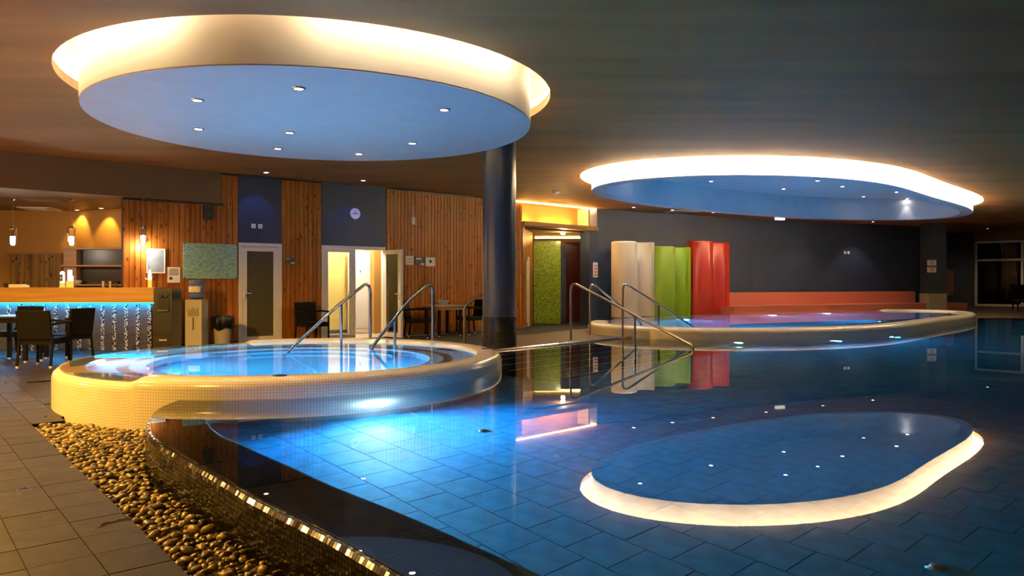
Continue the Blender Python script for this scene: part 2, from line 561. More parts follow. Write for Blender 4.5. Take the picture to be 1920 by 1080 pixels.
# ------------------------------------------------------------------ key shapes in plan
ZW, ZC = .238, 3.46                        # pool water level, ceiling height
JC, JR = (-2.57, 8.80), 2.45               # round whirlpool
DC, DR, DZ = (-2.28, 8.88), 2.50, 3.11     # round ceiling drum
FOUR = [(-3, -0.0802, -0.1216), (-2, 0.0875, 0.1631), (-1, -0.897, -1.3135), (0, 7.2162, 18.0588), (1, -4.2454, -1.7745), (2, -0.0202, -0.0317), (3, -0.4197, 0.0834)]


def oval(off=0., n=160):
    out = []
    for i in range(n):
        t = 2 * PI * i / n
        z = sum(complex(a, b) * cmath.exp(1j * k * t) for k, a, b in FOUR)
        dz = sum(1j * k * complex(a, b) * cmath.exp(1j * k * t) for k, a, b in FOUR)
        nrm = dz / abs(dz) * -1j             # outward for a ccw curve
        p = z + nrm * off
        out.append((p.real, p.imag))
    return out


def circle(c, r, n=96, a0=0., a1=2 * PI, end=False):
    m = n + 1 if end else n
    return [(c[0] + r * math.cos(a0 + (a1 - a0) * i / n), c[1] + r * math.sin(a0 + (a1 - a0) * i / n)) for i in range(m)]


LIP = [(-2.88, 6.38), (-2.85, 5.98), (-2.72, 5.58), (-2.56, 5.2), (-2.27, 4.72), (-2.0, 4.40), (-1.8, 4.16), (-1.475, 3.78), (-1.18, 3.43),
       (-.76, 2.975), (-.57, 2.755), (-.45, 2.61), (-.05, 2.14), (.6, 1.37), (1.5, .29), (3, -1.5), (5, -3.9)]
lip = [(p.x, p.y) for p in catmull([(x, y, 0) for x, y in LIP], .06)]


def offset(path, o):
    out = []
    for i, p in enumerate(path):
        a = path[max(0, i - 1)]; b = path[min(len(path) - 1, i + 1)]
        dx, dy = b[0] - a[0], b[1] - a[1]; L = math.hypot(dx, dy)
        out.append((p[0] + dy / L * o, p[1] - dx / L * o))      # + = outwards (to the floor side)
    return out


EDGE0, EDGE1 = (-.70, 10.47), (2.30, 13.83)          # pool edge on the deck
rd = lambda a: math.radians(a)
jac_front = circle(JC, JR - .02, 60, rd(262.5), rd(402.5), True)   # from lip round the front to the deck edge
OV = oval(.08)
i0 = min(range(160), key=lambda i: (OV[i][0] - 2.35) ** 2 + (OV[i][1] - 13.6) ** 2)
i1 = min(range(160), key=lambda i: (OV[i][0] - 12.9) ** 2 + (OV[i][1] - 21.3) ** 2)
seq = []
k = i0
while k != i1:
    seq.append(OV[k]); k = (k + 1) % 160
seq.append(OV[i1])
if len(seq) > 110:                                    # went round the back: take the other way
    seq = []; k = i0
    while k != i1:
        seq.append(OV[k]); k = (k - 1) % 160
    seq.append(OV[i1])
wp_front = [(p[0] * 1. , p[1] * 1.) for p in seq]
POOL = offset(lip, -.022) + [(18, -3.9), (18, 21.3)] + wp_front[::-1] + [EDGE1, EDGE0] + jac_front[::-1][1:-1]

# ------------------------------------------------------------------ ceiling
hole1 = circle(DC, 2.735)
hole2 = oval(.24)
b = MB()
rect = [(-13, -5), (27, -5), (27, 37), (-13, 37)]
b.flat(rect, ZC, False, [hole1, hole2]); b.flat(rect, ZC + .1, True, [hole1, hole2])
b.side(hole1, ZC, ZC + .1, flip=True); b.side(hole2, ZC, ZC + .1, flip=True)
b.side(rect, ZC, ZC + .1)
struct(b.build('ceiling', M['ceiling']), 'dark brown painted ceiling with two lit openings')
for nm, h_, out_ in (('round', hole1, circle(DC, 3.25)), ('oval', hole2, oval(.72))):
    b = MB()
    b.side(out_, ZC + .1, 4.25, flip=True); b.flat(out_, 4.25, False); b.flat(out_, 4.35, True); b.side(out_, 4.25, 4.35)
    struct(b.build('ceiling_recess', M['white']), 'white plaster recess above the %s ceiling opening' % nm)

# round drum
t = thing('ceiling_drum', 'large round white drum hanging from the ceiling above the round whirlpool', 'ceiling light', (DC[0], DC[1], DZ))
b = MB(); b.side(circle((0, 0), DR, 128), .012, 1.14, smooth=True); b.build('drum_side', M['white'], t)
b = MB(); b.flat(circle((0, 0), DR - .004, 128), 0, False); b.side(circle((0, 0), DR - .004, 128), 0, .03); b.build('drum_bottom', M['disc_white'], t)
for a0, a1 in ((200, 256), (262, 262 + 5), (282, 335), (352, 395), (45, 95), (105, 150), (160, 192)):
    if a1 - a0 < 10: continue
    pts = [(DC[0] * 0 + 2.757 * math.cos(rd(a0 + (a1 - a0) * i / 16)), 2.757 * math.sin(rd(a0 + (a1 - a0) * i / 16)), ZC + .165 - DZ) for i in range(17)]
    MB().tube(pts, .022, 6).build('light_tube', M['e_cove1'], t)

# oval drum
t = thing('ceiling_drum', 'long oval white ring drum glowing on the ceiling above the far pool', 'ceiling light', (0, 0, 0))
OZ = 3.16
b = MB(); b.side(oval(0), OZ, 4.25, smooth=True); b.build('drum_side', M['white'], t)
b = MB(); b.flat(oval(0), OZ, False, [oval(-.3)]); b.build('drum_rim', M['disc_white'], t)
b = MB(); b.side(oval(-.3), OZ, 3.78, flip=True, smooth=True); b.build('inner_wall', M['disc_white'], t)
b = MB(); b.flat(oval(-.28), 3.78, False); b.build('inner_ceiling', M['disc_white'], t)
ot = oval(.262)
for s0 in range(0, 160, 16):
    pts = [(ot[(s0 + q) % 160][0], ot[(s0 + q) % 160][1], ZC + .16) for q in range(16)]
    MB().tube(pts, .022, 6).build('light_tube', M['e_cove2'], t)

# ------------------------------------------------------------------ floor, deck, pool basin
jl = circle(JC, JR - .03, 70, rd(262), rd(51), True)           # clockwise round the left side of the whirlpool
STEP = [(-.95, 10.78), (-.62, 11.6), (-.52, 12.4), (-.45, 13.3), (.1, 14.1), (1.18, 15.7), (2.3, 17.4), (2.75, 19.5), (2.95, 22.4)]
PEDGE = [(-.2, 1.98), (-.55, 2.15), (-1.37, 3.13), (-4.23, 6.52)]
jl = circle(JC, JR - .03, 70, rd(228), rd(51), True)
FLOOR = [(-12.9, -4), (5, -4)] + [p for p in offset(lip, -.05) if p[1] < 1.95][::-1] + PEDGE + jl + STEP + [(2.6, 27), (-12.9, 27)]
b = MB(); b.flat(FLOOR, -.008, True); b.flat(FLOOR, -.25, False); b.side(PEDGE, -.2, -.002, closed=False); b.side(PEDGE[::-1], -.2, -.002, closed=False)
floor = struct(b.build('floor', M['grout']), 'dark grey tiled floor beside the pools')
ob_ = oval(-.1)
sgn = 1 if seq[1] == OV[(i0 + 1) % 160] else -1
back = []
k = i0
while k != i1:
    back.append(ob_[k]); k = (k - sgn) % 160
back.append(ob_[i1])
DECK = [EDGE0, EDGE1] + back + [(12.9, 21.3)] + [(26, 21.3), (26, 33), (20.4, 34), (16, 30), (2.95, 23.4)] + STEP[::-1]
b = MB(); b.prism(DECK, -.1, .24)
struct(b.build('floor_deck', M['deck']), 'raised brown tiled deck behind the pool')
b = MB()
for i in range(3, 7):
    p, q = Vector((*STEP[i], .243)), Vector((*STEP[i + 1], .243))
    n_ = Vector((-(q - p).y, (q - p).x, 0)).normalized() * -.012
    k0 = b.add([p, q, q - n_ * 3, p - n_ * 3]); b.face([k0, k0 + 1, k0 + 2, k0 + 3])
    k0 = b.add([p - n_ * 3, q - n_ * 3, q, p]); b.face([k0, k0 + 1, k0 + 2, k0 + 3])
struct(b.build('trim_1', M['pvc']), 'pale nosing strip on the deck step')
e = Vector((EDGE1[0] - EDGE0[0], EDGE1[1] - EDGE0[1], 0)).normalized(); en = Vector((e.y, -e.x, 0))
b = MB(); b.tube([Vector((*EDGE0, .245)), Vector((*EDGE1, .245))], .022, 8)
struct(b.build('trim_2', M['steel']), 'steel edge rail along the pool deck')

# pool basin
PZ = -.81
b = MB(); b.flat([(-3.5, -4.2), (18.2, -4.2), (18.2, 23), (-3.5, 23)], PZ - .006, True); b.flat([(-3.5, -4.2), (18.2, -4.2), (18.2, 23), (-3.5, 23)], PZ - .1, False)
b.side([EDGE1, EDGE0], PZ - .2, .23, closed=False); b.side([(18, -3.9), (18, 21.3), (12, 21.6)], PZ, .24, closed=False)
b.side([(5, -3.9), (18, -3.9)], PZ, .24, closed=False)
basin = struct(b.build('floor_pool', M['pool_grout']), 'blue tiled floor of the main pool')
u1, u2 = Vector((.645, -.764, 0)), Vector((.764, .645, 0))
T = .30
POOLB = [(p[0], p[1]) for p in POOL]
cells = []
for j in range(-2, 90):
    for i in range(-100, 50):
        c = u2 * (2.1 + T * (j - 8) + T / 2) + u1 * (T * i + (T / 2 if j % 2 else 0) + .07)
        if inside((c.x, c.y), [(-3, -3.9), (18, -3.9), (18, 21.5), (-3, 21.5)]) and c.y > .8 and abs(c.x) < c.y * .75 + 1.2:
            if inside((c.x, c.y), POOLB) or any(inside((c.x + sx, c.y + sy), POOLB) for sx in (-.35, .35) for sy in (-.35, .35)):
                cells.append(c)
cells.sort(key=lambda c: c.length + abs(c.x) * .1)
h = T / 2 - .003
tm = MB().box(-h, h, -h, h, -.006, .004).build('pool_tile', M['pool_tile'])
tang = math.atan2(u1.y, u1.x)
far = MB()
for n, c in enumerate(cells):
    if n < 300:
        o = tm if n == 0 else tm.copy()
        if n: COL.objects.link(o)
        o.parent = basin; o.location = (c.x, c.y, PZ + random.uniform(-.001, .001)); o.rotation_euler = (0, 0, tang)
    else:
        far.cbox((c.x, c.y, PZ - .001), 2 * h, 2 * h, .01, tang)
tag(far.build('pool_tiles_far', M['pool_tile'], basin), kind='stuff')

# underwater stairs below the deck edge
st = thing('pool_stairs', 'submerged steps with pale nosings below the steel deck edge', 'stairs', (0, 0, 0))
for q in range(6):
    o0 = .34 * q; z = .10 - .15 * q
    A = Vector((*EDGE0, 0)) + en * o0 - e * .5; B = Vector((*EDGE1, 0)) + en * o0 - e * .25 + e * .3 * q
    P = [A, B, B + en * .34, A + en * .34]
    P = [(p.x, p.y) for p in P]
    MB().prism(P[::-1], PZ - .02, z).build('step', M['black_mosaic'], st)
    c0 = A + en * .335; c1 = B + en * .335
    MB().tube([Vector((c0.x, c0.y, z)), Vector((c1.x, c1.y, z))], .012, 6).build('nosing', M['paper'], st)

# main water
b = MB(); b.flat(POOL, ZW, True)
tag(b.build('pool_water', M['water']), 'still mirror-like blue water of the main pool', 'water', kind='stuff')

# ------------------------------------------------------------------ overflow lip of dark mosaic
t = thing('pool_overflow_edge', 'curved black mosaic overflow wall at the near edge of the pool', 'pool edge', (0, 0, 0))
b = MB()
prof = [(-.004, -.3), (-.004, .2), (-.012, .222), (-.034, .230), (-.39, .222), (-.40, .20), (-.40, -.8)]
rows = [[None] * len(prof) for _ in lip]
for j, (o_, z) in enumerate(prof):
    for i, p in enumerate(offset(lip, o_)): rows[i][j] = (p[0], p[1], z)
b.grid(rows, flip=True, smooth=False)
b.build('wall_body', M['lip_body'], t)
# tiles
S = .0262
fp = [Vector((x, y, 0)) for x, y in lip]
acc = [0]
for i in range(1, len(fp)): acc.append(acc[-1] + (fp[i] - fp[i - 1]).length)


def lip_at(s):
    i = 0
    lo, hi = 0, len(acc) - 2
    while lo < hi:
        mid = (lo + hi + 1) // 2
        if acc[mid] <= s: lo = mid
        else: hi = mid - 1
    i = lo
    f = (s - acc[i]) / (acc[i + 1] - acc[i])
    tg = (fp[i + 1] - fp[i]).normalized()
    return fp[i].lerp(fp[i + 1], f), tg


proftile = []                     # (offset, z, normal angle from outward to up)
for r_ in range(10): proftile.append((0.0, .195 - S * r_, 0))
proftile += [(-.005, .2175, .55), (-.022, .2315, 1.2)]
for r_ in range(13): proftile.append((-.048 - S * r_, .2325 - .0006 * r_, PI / 2))
cand = []
smax = 6.6
for ci in range(int(smax / S)):
    p, tg = lip_at(ci * S + .013)
    outn = Vector((tg.y, -tg.x, 0))
    for ri, (o_, z, an) in enumerate(proftile):
        c = p + outn * o_ + Vector((0, 0, z))
        if c.y < 1.9: continue
        nn = outn * math.cos(an) + Vector((0, 0, math.sin(an)))
        cand.append((c, tg, nn, an))
hs = S / 2 - .0013


def tile_matrix(c, tg, nn):
    sg = .006 if nn.z > .95 else .03
    a = random.gauss(0, sg); e_ = random.gauss(0, sg)
    x = tg; z = nn; y = z.cross(x)
    R = Matrix((x, y, z)).transposed().to_4x4()
    return Matrix.Translation(c) @ R @ Matrix.Rotation(a, 4, 'X') @ Matrix.Rotation(e_, 4, 'Y')


vis = [q for q in cand if q[3] < 1.2 and (960 + F * q[0].x / q[0].y) > 0 and (HY - F * (q[0].z - EYE) / q[0].y) < 1085]
vis.sort(key=lambda q: q[0].length)
near = set(id(q) for q in vis[:300])
one = MB().box(-hs, hs, -hs, hs, -.004, .002).build('mosaic_tile', M['lip_tile'])
first = True
many = MB()
for q in cand:
    mtx = tile_matrix(*q[:3])
    if id(q) in near:
        o = one if first else one.copy()
        if not first: COL.objects.link(o)
        first = False
        o.parent = t; o.matrix_local = mtx
    else:
        many.box(-hs, hs, -hs, hs, -.004, .002, mtx)
tag(many.build('mosaic_tiles', M['lip_tile'], t), kind='stuff')

# ------------------------------------------------------------------ floor tiles
f1, f2 = Vector((.645, -.764, 0)), Vector((-.764, -.645, 0))
E0 = Vector((-1.37, 3.16, 0))
TA, TB = .30, .26
tl = []
for j in range(0, 46):
    for i in range(-40, 12):
        c = E0 + f1 * (TA * (i + .5) + .07) + f2 * (TB * (j + .5))
        if not inside((c.x, c.y), FLOOR) or c.y > 14.5 or c.y < .5: continue
        tl.append(c)
for j in range(-60, 0):            # floor on the far side of the pebbles: behind the whirlpool
    for i in range(-60, 12):
        c = E0 + f1 * (TA * (i + .5) + .07) + f2 * (TB * (j + .5))
        if not inside((c.x, c.y), FLOOR) or c.y > 19: continue
        if (c.x - JC[0]) ** 2 + (c.y - JC[1]) ** 2 < (JR - .12) ** 2: continue
        if c.y < 6.45 or (c.x > -3.3 and c.y < 8): continue
        tl.append(c)


def fr(c): return 960 + F * c.x / c.y, HY + F * EYE / c.y


def inframe(c, m=60):
    if c.y < .6: return False
    x, y = fr(c)
    return -m < x < 1920 + m and y < 1080 + m


tl = [c for c in tl if c.y > 1 and fr(c)[0] > -250 and fr(c)[1] < 1400 and not (abs(c.x + 8) > 4.3 and c.y > 14.6)]
tl.sort(key=lambda c: (not inframe(c), c.length))
fang = math.atan2(f1.y, f1.x)
fm = MB().box(-TA / 2 + .003, TA / 2 - .003, -TB / 2 + .003, TB / 2 - .003, -.008, 0).build('floor_tile', M['floor'])
far = MB()
for n, c in enumerate(tl):
    if n < 300 and inframe(c):
        o = fm if n == 0 else fm.copy()
        if n: COL.objects.link(o)
        o.parent = floor; o.location = (c.x, c.y, random.uniform(-.0008, .0008)); o.rotation_euler = (0, 0, fang)
    else:
        far.cbox((c.x, c.y, -.004), TA - .006, TB - .006, .008, fang)
tag(far.build('floor_tiles_far', M['floor'], floor), kind='stuff')

# ------------------------------------------------------------------ pebbles
PB = [(-4.23, 6.52), (-1.37, 3.14), (-.55, 2.17), (-.2, 2.0)] + [p for p in offset(lip, .0) if p[1] > 2.25][::-1] + circle(JC, JR, 20, rd(261), rd(228), True)
b = MB(); b.flat(PB, -.06, True)
struct(b.build('floor_pebble_bed', plain('bed_soil', (.03, .025, .02), .9)), 'dark bed under the pebble strip')
shapes = []
for q in range(7):
    b = MB()
    sx, sy, sz = random.uniform(.85, 1.25), random.uniform(.68, .95), random.uniform(.45, .72)
    ph = [random.uniform(0, 6.28) for _ in range(4)]
    nu, nv = 8, 5
    rows = []
    for j in range(nv + 1):
        th = PI * j / nv
        r_ = []
        for i in range(nu):
            a = 2 * PI * i / nu
            rr = 1 + .1 * math.cos(2 * a + ph[0]) + .08 * math.cos(3 * a + ph[1]) * math.sin(th) + .06 * math.cos(th * 2 + ph[2])
            s_ = max(math.sin(th), .02) ** .85
            r_.append((sx * rr * s_ * math.cos(a), sy * rr * s_ * math.sin(a), sz * rr * math.cos(th)))
        rows.append(r_ + [r_[0]])
    b.grid(rows, flip=False)
    shapes.append(b)
pk = []
grid = {}
tries = 0
while tries < 60000 and len(pk) < 2300:
    tries += 1
    x, y = random.uniform(-4.3, -.2), random.uniform(2.0, 6.7)
    if not inside((x, y), PB): continue
    r_ = random.choice((.017, .021, .024, .028, .032)) * random.uniform(.9, 1.15)
    g = (int(x / .07), int(y / .07))
    ok = True
    for a in (-1, 0, 1):
        for c in (-1, 0, 1):
            for (x2, y2, r2) in grid.get((g[0] + a, g[1] + c), ()):
                if (x - x2) ** 2 + (y - y2) ** 2 < (.74 * (r_ + r2)) ** 2: ok = False
    if not ok: continue
    # keep clear of the two walls
    if (x - JC[0]) ** 2 + (y - JC[1]) ** 2 < (JR + .012 + r_ * .8) ** 2: continue
    if min((x - p[0]) ** 2 + (y - p[1]) ** 2 for p in lip if abs(p[1] - y) < .4) < (r_ + .006) ** 2: continue
    grid.setdefault(g, []).append((x, y, r_)); pk.append((x, y, r_))
pk.sort(key=lambda p: (not inframe(Vector((p[0], p[1], 0)), 0), p[0] ** 2 + p[1] ** 2))
protos = [None] * 7
rest = MB(); tones = []
for n, (x, y, r_) in enumerate(pk):
    q = random.randrange(7)
    rot = (random.gauss(0, .22), random.gauss(0, .22), random.uniform(0, 6.28))
    z = r_ * .5 + random.uniform(0, .016) - .05
    if n < 300:
        if protos[q] is None:
            o = MB(); o.v, o.f, o.u, o.s = shapes[q].v, shapes[q].f, shapes[q].u, shapes[q].s
            o = o.build('pebble', M['pebble'], None, 180); protos[q] = o
        else:
            o = protos[q].copy(); COL.objects.link(o)
        o.location = (x, y, z); o.rotation_euler = rot; o.scale = (r_,) * 3
        tag(o, 'smooth rounded river pebble in the strip along the black mosaic wall', 'pebble', 'pebbles along the overflow wall')
    else:
        Mx = Matrix.Translation((x, y, z)) @ Matrix.Rotation(rot[2], 4, 'Z') @ Matrix.Rotation(rot[0], 4, 'X') @ Matrix.Scale(r_, 4)
        k0 = rest.add([Mx @ Vector(p) for p in shapes[q].v])
        tn = random.random()
        for f_ in shapes[q].f: rest.face([k0 + i for i in f_], None, True); tones.append(tn)
o = rest.build('pebbles_far', M['pebble'], None, 180)
at_ = o.data.attributes.new('tone', 'FLOAT', 'FACE')
at_.data.foreach_set('value', tones)
tag(o, 'further small river pebbles heaped against the whirlpool wall', 'pebbles', 'pebbles along the overflow wall', 'stuff')

# ------------------------------------------------------------------ round whirlpool
def sstep(x): x = max(0, min(1, x)); return x * x * (3 - 2 * x)


def raised(a):                                   # 1 on the raised rim, 0 on the low overflow lip
    d = math.degrees(a) % 360
    return max(sstep((124 - d) / 3.) if d < 200 else 0, sstep((d - 251) / 2.5) if d > 200 else 0)


def jac_profile(a):
    k = raised(a)
    hi = [(JR, -.9), (JR, .33), (JR - .012, .372), (JR - .045, .405), (JR - .1, .42), (2.19, .42), (2.155, .408), (2.14, .36), (2.14, -.03)]
    lo = [(JR, -.9), (JR, .29), (JR - .012, .332), (JR - .045, .364), (JR - .1, .374), (2.19, .366), (2.155, .36), (2.14, .34), (2.14, -.03)]
    return [(h_[0], h_[1] * k + l_[1] * (1 - k)) for h_, l_ in zip(hi, lo)]


t = thing('round_whirlpool', 'raised round whirlpool tub clad in small cream mosaic tiles', 'hot tub', (JC[0], JC[1], 0))
MB().lathe(jac_profile, 240).build('tub_wall', M['cream'], t)
MB().lathe([(2.14, -.03), (1.87, -.035)], 96).build('bench', M['bench_in'], t)
MB().lathe([(1.87, -.035), (1.75, -.037)], 96).build('bench_band', M['brownband'], t)
MB().lathe([(1.75, -.037), (1.58, -.039), (1.575, -.6)], 96).build('bench_edge', M['bench_in'], t)
MB().lathe([(1.575, -.6), (.02, -.6)], 96).build('tub_floor', M['cream_in'], t)
for r0, r1, z in ((1.58, 1.27, -.2), (1.27, .98, -.4)):
    MB().lathe([(r0, z), (r1, z - .002), (r1 - .004, -.6)], 32, (0, 0), rd(35), rd(150)).build('step', M['cream_in'], t)
    MB().tube([(r1 * math.cos(rd(38 + i * 4)), r1 * math.sin(rd(38 + i * 4)), z + .006) for i in range(28)], .007, 6).build('step_light', M['e_led'], t)
MB().tube([(1.585 * math.cos(rd(-30 + i * 5)), 1.585 * math.sin(rd(-30 + i * 5)), -.03) for i in range(30)], .007, 6).build('step_light', M['e_led'], t)
for an in (rd(205), rd(330)):  # extra lamps added to brighten the dim tub floor
    dirv = Vector((math.cos(an), math.sin(an), 0))
    pl = MB().lathe([(.001, .02), (.05, .018), (.065, .01), (.07, 0)], 20).build('underwater_lamp', M['e_poolsmall'], t)
    pl.rotation_euler = (-dirv).to_track_quat('Z', 'Y').to_euler(); pl.location = dirv * 1.57 + Vector((0, 0, -.28))
    lamp('SPOT', 'underwater_light', t, dirv * 1.45 + Vector((0, 0, -.28)), 210, (.16, .60, 1.0), .06, 174, -dirv, .4)
# drain rose on the rim
q = at(913, 655, 9.3)
an = math.atan2(q.y - JC[1], q.x - JC[0])
b = MB(); b.lathe([(.001, .426), (.06, .426), (.065, .42)], 20, (2.3 * math.cos(an), 2.3 * math.sin(an))); b.build('rim_drain', M['black'], t)
b = MB(); b.lathe([(.001, .426), (.06, .426), (.065, .42)], 20, (2.26 * math.cos(rd(283)), 2.26 * math.sin(rd(283)))); b.build('rim_drain', M['black'], t)
# lamp outside, under the pool water
an = rd(303)
dirv = Vector((math.cos(an), math.sin(an), 0))
pl = MB().lathe([(.001, .03), (.095, .028), (.115, .012), (.12, 0)], 24).build('underwater_lamp', M['e_pool'], t)
pl.rotation_euler = dirv.to_track_quat('Z', 'Y').to_euler(); pl.location = dirv * (JR + .002) + Vector((0, 0, -.26))
lamp('SPOT', 'underwater_light', t, dirv * (JR + .10) + Vector((0, 0, -.26)), 470, (.02, .60, 1.0), .06, 172, dirv + Vector((.1, 0, -.15)), .4)
lamp('SPOT', 'underwater_light', t, dirv * (JR + .10) + Vector((0, 0, -.24)), 320, (1, .96, .96), .06, 105, dirv * .75 + Vector((0, 0, -1)), .9)
lamp('POINT', 'underwater_light', t, dirv * (JR + .13) + Vector((0, 0, -.25)), 14, (.55, .8, 1), .04)
# lamp inside at the left
an = rd(190)
dirv = Vector((math.cos(an), math.sin(an), 0))
pl = MB().lathe([(.001, .03), (.095, .028), (.115, .012), (.12, 0)], 24).build('underwater_lamp', M['e_pool'], t)
pl.rotation_euler = (-dirv).to_track_quat('Z', 'Y').to_euler(); pl.location = dirv * 2.135 + Vector((0, 0, .14))
lamp('SPOT', 'underwater_light', t, dirv * 2.02 + Vector((0, 0, .16)), 420, (.16, .60, 1.0), .06, 172, -dirv + Vector((0, 0, -.35)), .5)
for an in (rd(310),):  # extra lamp added on the near wall to light the bench, hidden by the rim
    dirv = Vector((math.cos(an), math.sin(an), 0))
    pl = MB().lathe([(.001, .03), (.06, .028), (.07, .012), (.075, 0)], 20).build('underwater_lamp', M['e_poolsmall'], t)
    pl.rotation_euler = (-dirv).to_track_quat('Z', 'Y').to_euler(); pl.location = dirv * 2.135 + Vector((0, 0, .14))
    lamp('SPOT', 'underwater_light', t, dirv * 2.02 + Vector((0, 0, .16)), 200, (.10, .58, 1.0), .06, 172, -dirv + Vector((0, 0, -.35)), .5)
pts = []
for i in range(180):
    a = 2 * PI * i / 180
    k = raised(a)
    r_ = 2.143 * k + 2.385 * (1 - k)
    pts.append((JC[0] + r_ * math.cos(a), JC[1] + r_ * math.sin(a)))
b = MB(); b.flat(pts, .381, True)
tag(b.build('whirlpool_water', M['water_spa']), 'clear bright blue lit water filling the round whirlpool', 'water', kind='stuff')

# ------------------------------------------------------------------ oval pool at the back
pA, pB = Vector((1.75, 16.2)), Vector((11.3, 22.9))
dAB = (pB - pA).normalized(); nAB = Vector((-dAB.y, dAB.x))


def oraised(p):
    v = Vector(p) - pA
    s = v.dot(dAB); far_ = v.dot(nAB) > -.6
    if not far_: return 1.
    return max(sstep((.25 - s) / .25), sstep((s - (pB - pA).length + .25) / .25))


hi = [(.08, -.9), (.08, .36), (.068, .40), (.035, .43), (-.02, .442), (-.22, .442), (-.255, .43), (-.27, .38), (-.27, -.03)]
lo = [(.08, -.9), (.08, .31), (.068, .35), (.035, .38), (-.02, .393), (-.22, .386), (-.255, .38), (-.27, .36), (-.27, -.03)]
offs = [oval(h_[0], 200) for h_ in hi]
base = oval(0, 200)
rows = []
for i in range(200):
    k = oraised(base[i])
    rows.append([(offs[j][i][0], offs[j][i][1], hi[j][1] * k + lo[j][1] * (1 - k)) for j in range(len(hi))])
Lp = [0]
for j in range(1, len(hi)): Lp.append(Lp[-1] + math.hypot(hi[j][0] - hi[j - 1][0], hi[j][1] - hi[j - 1][1]))
La = [0]
for i in range(1, 201): La.append(La[-1] + math.hypot(base[i % 200][0] - base[i - 1][0], base[i % 200][1] - base[i - 1][1]))
t = thing('oval_pool', 'long oval raised pool with cream mosaic rim below the glowing oval drum', 'pool', (0, 0, 0))
b = MB(); b.grid(rows, True, False, lambda i, j: (La[i], Lp[j])); b.build('pool_wall', M['cream'], t)
b = MB(); b.flat(oval(-.27), -.03, True, [oval(-.85)]); b.side(oval(-.85), -.6, -.03, flip=True); b.build('bench', M['bench_in'], t)
b = MB(); b.flat(oval(-.85), -.6, True); b.build('pool_bottom', M['cream_in'], t)
pts = []
o1, o2 = oval(-.262, 200), oval(.0, 200)
for i in range(200):
    k = oraised(base[i])
    pts.append((o1[i][0] * k + o2[i][0] * (1 - k), o1[i][1] * k + o2[i][1] * (1 - k)))
b = MB(); b.flat(pts, .402, True)
tag(b.build('oval_pool_water', M['water_spa']), 'calm blue violet water filling the long oval pool', 'water', kind='stuff')


def oval_near(px, front=True):
    best = None
    for i in range(200):
        p = base[i]
        if (Vector(p) - Vector((7.2, 18.06))).dot(nAB) > 0: continue
        d = abs(960 + F * p[0] / p[1] - px)
        if best is None or d < best[0]: best = (d, i)
    i = best[1]
    nrm = Vector((oval(1, 200)[i][0] - base[i][0], oval(1, 200)[i][1] - base[i][1], 0))
    return Vector((base[i][0], base[i][1], 0)), nrm


for px in (1378, 1550, 1662, 1787):
    p, nrm = oval_near(px)
    pl = MB().lathe([(.001, .03), (.05, .028), (.065, .012), (.07, 0)], 16).build('underwater_lamp', M['e_poolsmall'], t)
    pl.rotation_euler = nrm.to_track_quat('Z', 'Y').to_euler(); pl.location = p + nrm * .082 + Vector((0, 0, -.26))
    lamp('SPOT', 'underwater_light', t, p + nrm * .2 + Vector((0, 0, -.26)), 50, (.02, .62, 1.0), .05, 170, nrm + Vector((0, 0, -.15)), .4)
oin = oval(-.9, 200)
fl = []
for px in (1330, 1560, 1740):  # unseen lamps added behind the near rim to light the oval pool
    p, nrm = oval_near(px)
    fl.append((p - nrm * .97, -nrm))
for x, y in ((6.75, 20.45), (8.9, 21.25), (3.9, 18.0)):
    q = min(oin, key=lambda c: (c[0] - x) ** 2 + (c[1] - y) ** 2)
    fl.append((Vector((q[0], q[1], 0)), Vector((.53, -.85, 0))))
for p, nrm in fl:
    pl = MB().lathe([(.001, .03), (.05, .028), (.065, .012), (.07, 0)], 16).build('underwater_lamp', M['e_poolsmall'], t)
    pl.rotation_euler = nrm.to_track_quat('Z', 'Y').to_euler(); pl.location = p + Vector((0, 0, -.25))
    lamp('SPOT', 'underwater_light', t, p + nrm * .12 + Vector((0, 0, -.25)), 240, (.18, .56, 1.0), .08, 172, nrm + Vector((0, 0, -.05)), .4)

# ------------------------------------------------------------------ walls
AO, AA = Vector((-7.26, 13.9, 0)), math.atan2(.756, 1)
BO, BA = Vector((-2.91, 17.19, 0)), math.atan2(2.98, 3.2)
D1a, D1b, D2a, D2b = 2.109, 3.002, 3.89, 5.428
ALEN, BLEN = 5.453, 4.37


def wallbox(parent, name, mat, boxes):
    b = MB()
    for q in boxes: b.box(*q)
    return b.build(name, mat, parent)


wa = thing('wall_back', 'back wall clad with vertical orange pine boards and navy panels', None, AO, AA, kind='structure')
wallbox(wa, 'wall_core', M['plank_gap'], [(0, 1.77, .024, .2, 0, 2.84), (1.77, D1a, .024, .2, 0, ZC), (D1a, D1b, .1, .2, 0, 2.07), (D1a, D1b, .03, .2, 2.07, ZC),
                                         (D1b, D2a, .024, .2, 0, ZC), (D2a, D2b, .03, .2, 2.07, ZC), (D2b, ALEN, .024, .2, 0, ZC)])
wb = thing('wall_rear', 'pine board wall behind the small table and column', None, BO, BA, kind='structure')
wallbox(wb, 'wall_core', M['plank_gap'], [(0, BLEN, .024, .2, 0, ZC)])
pmesh = {}


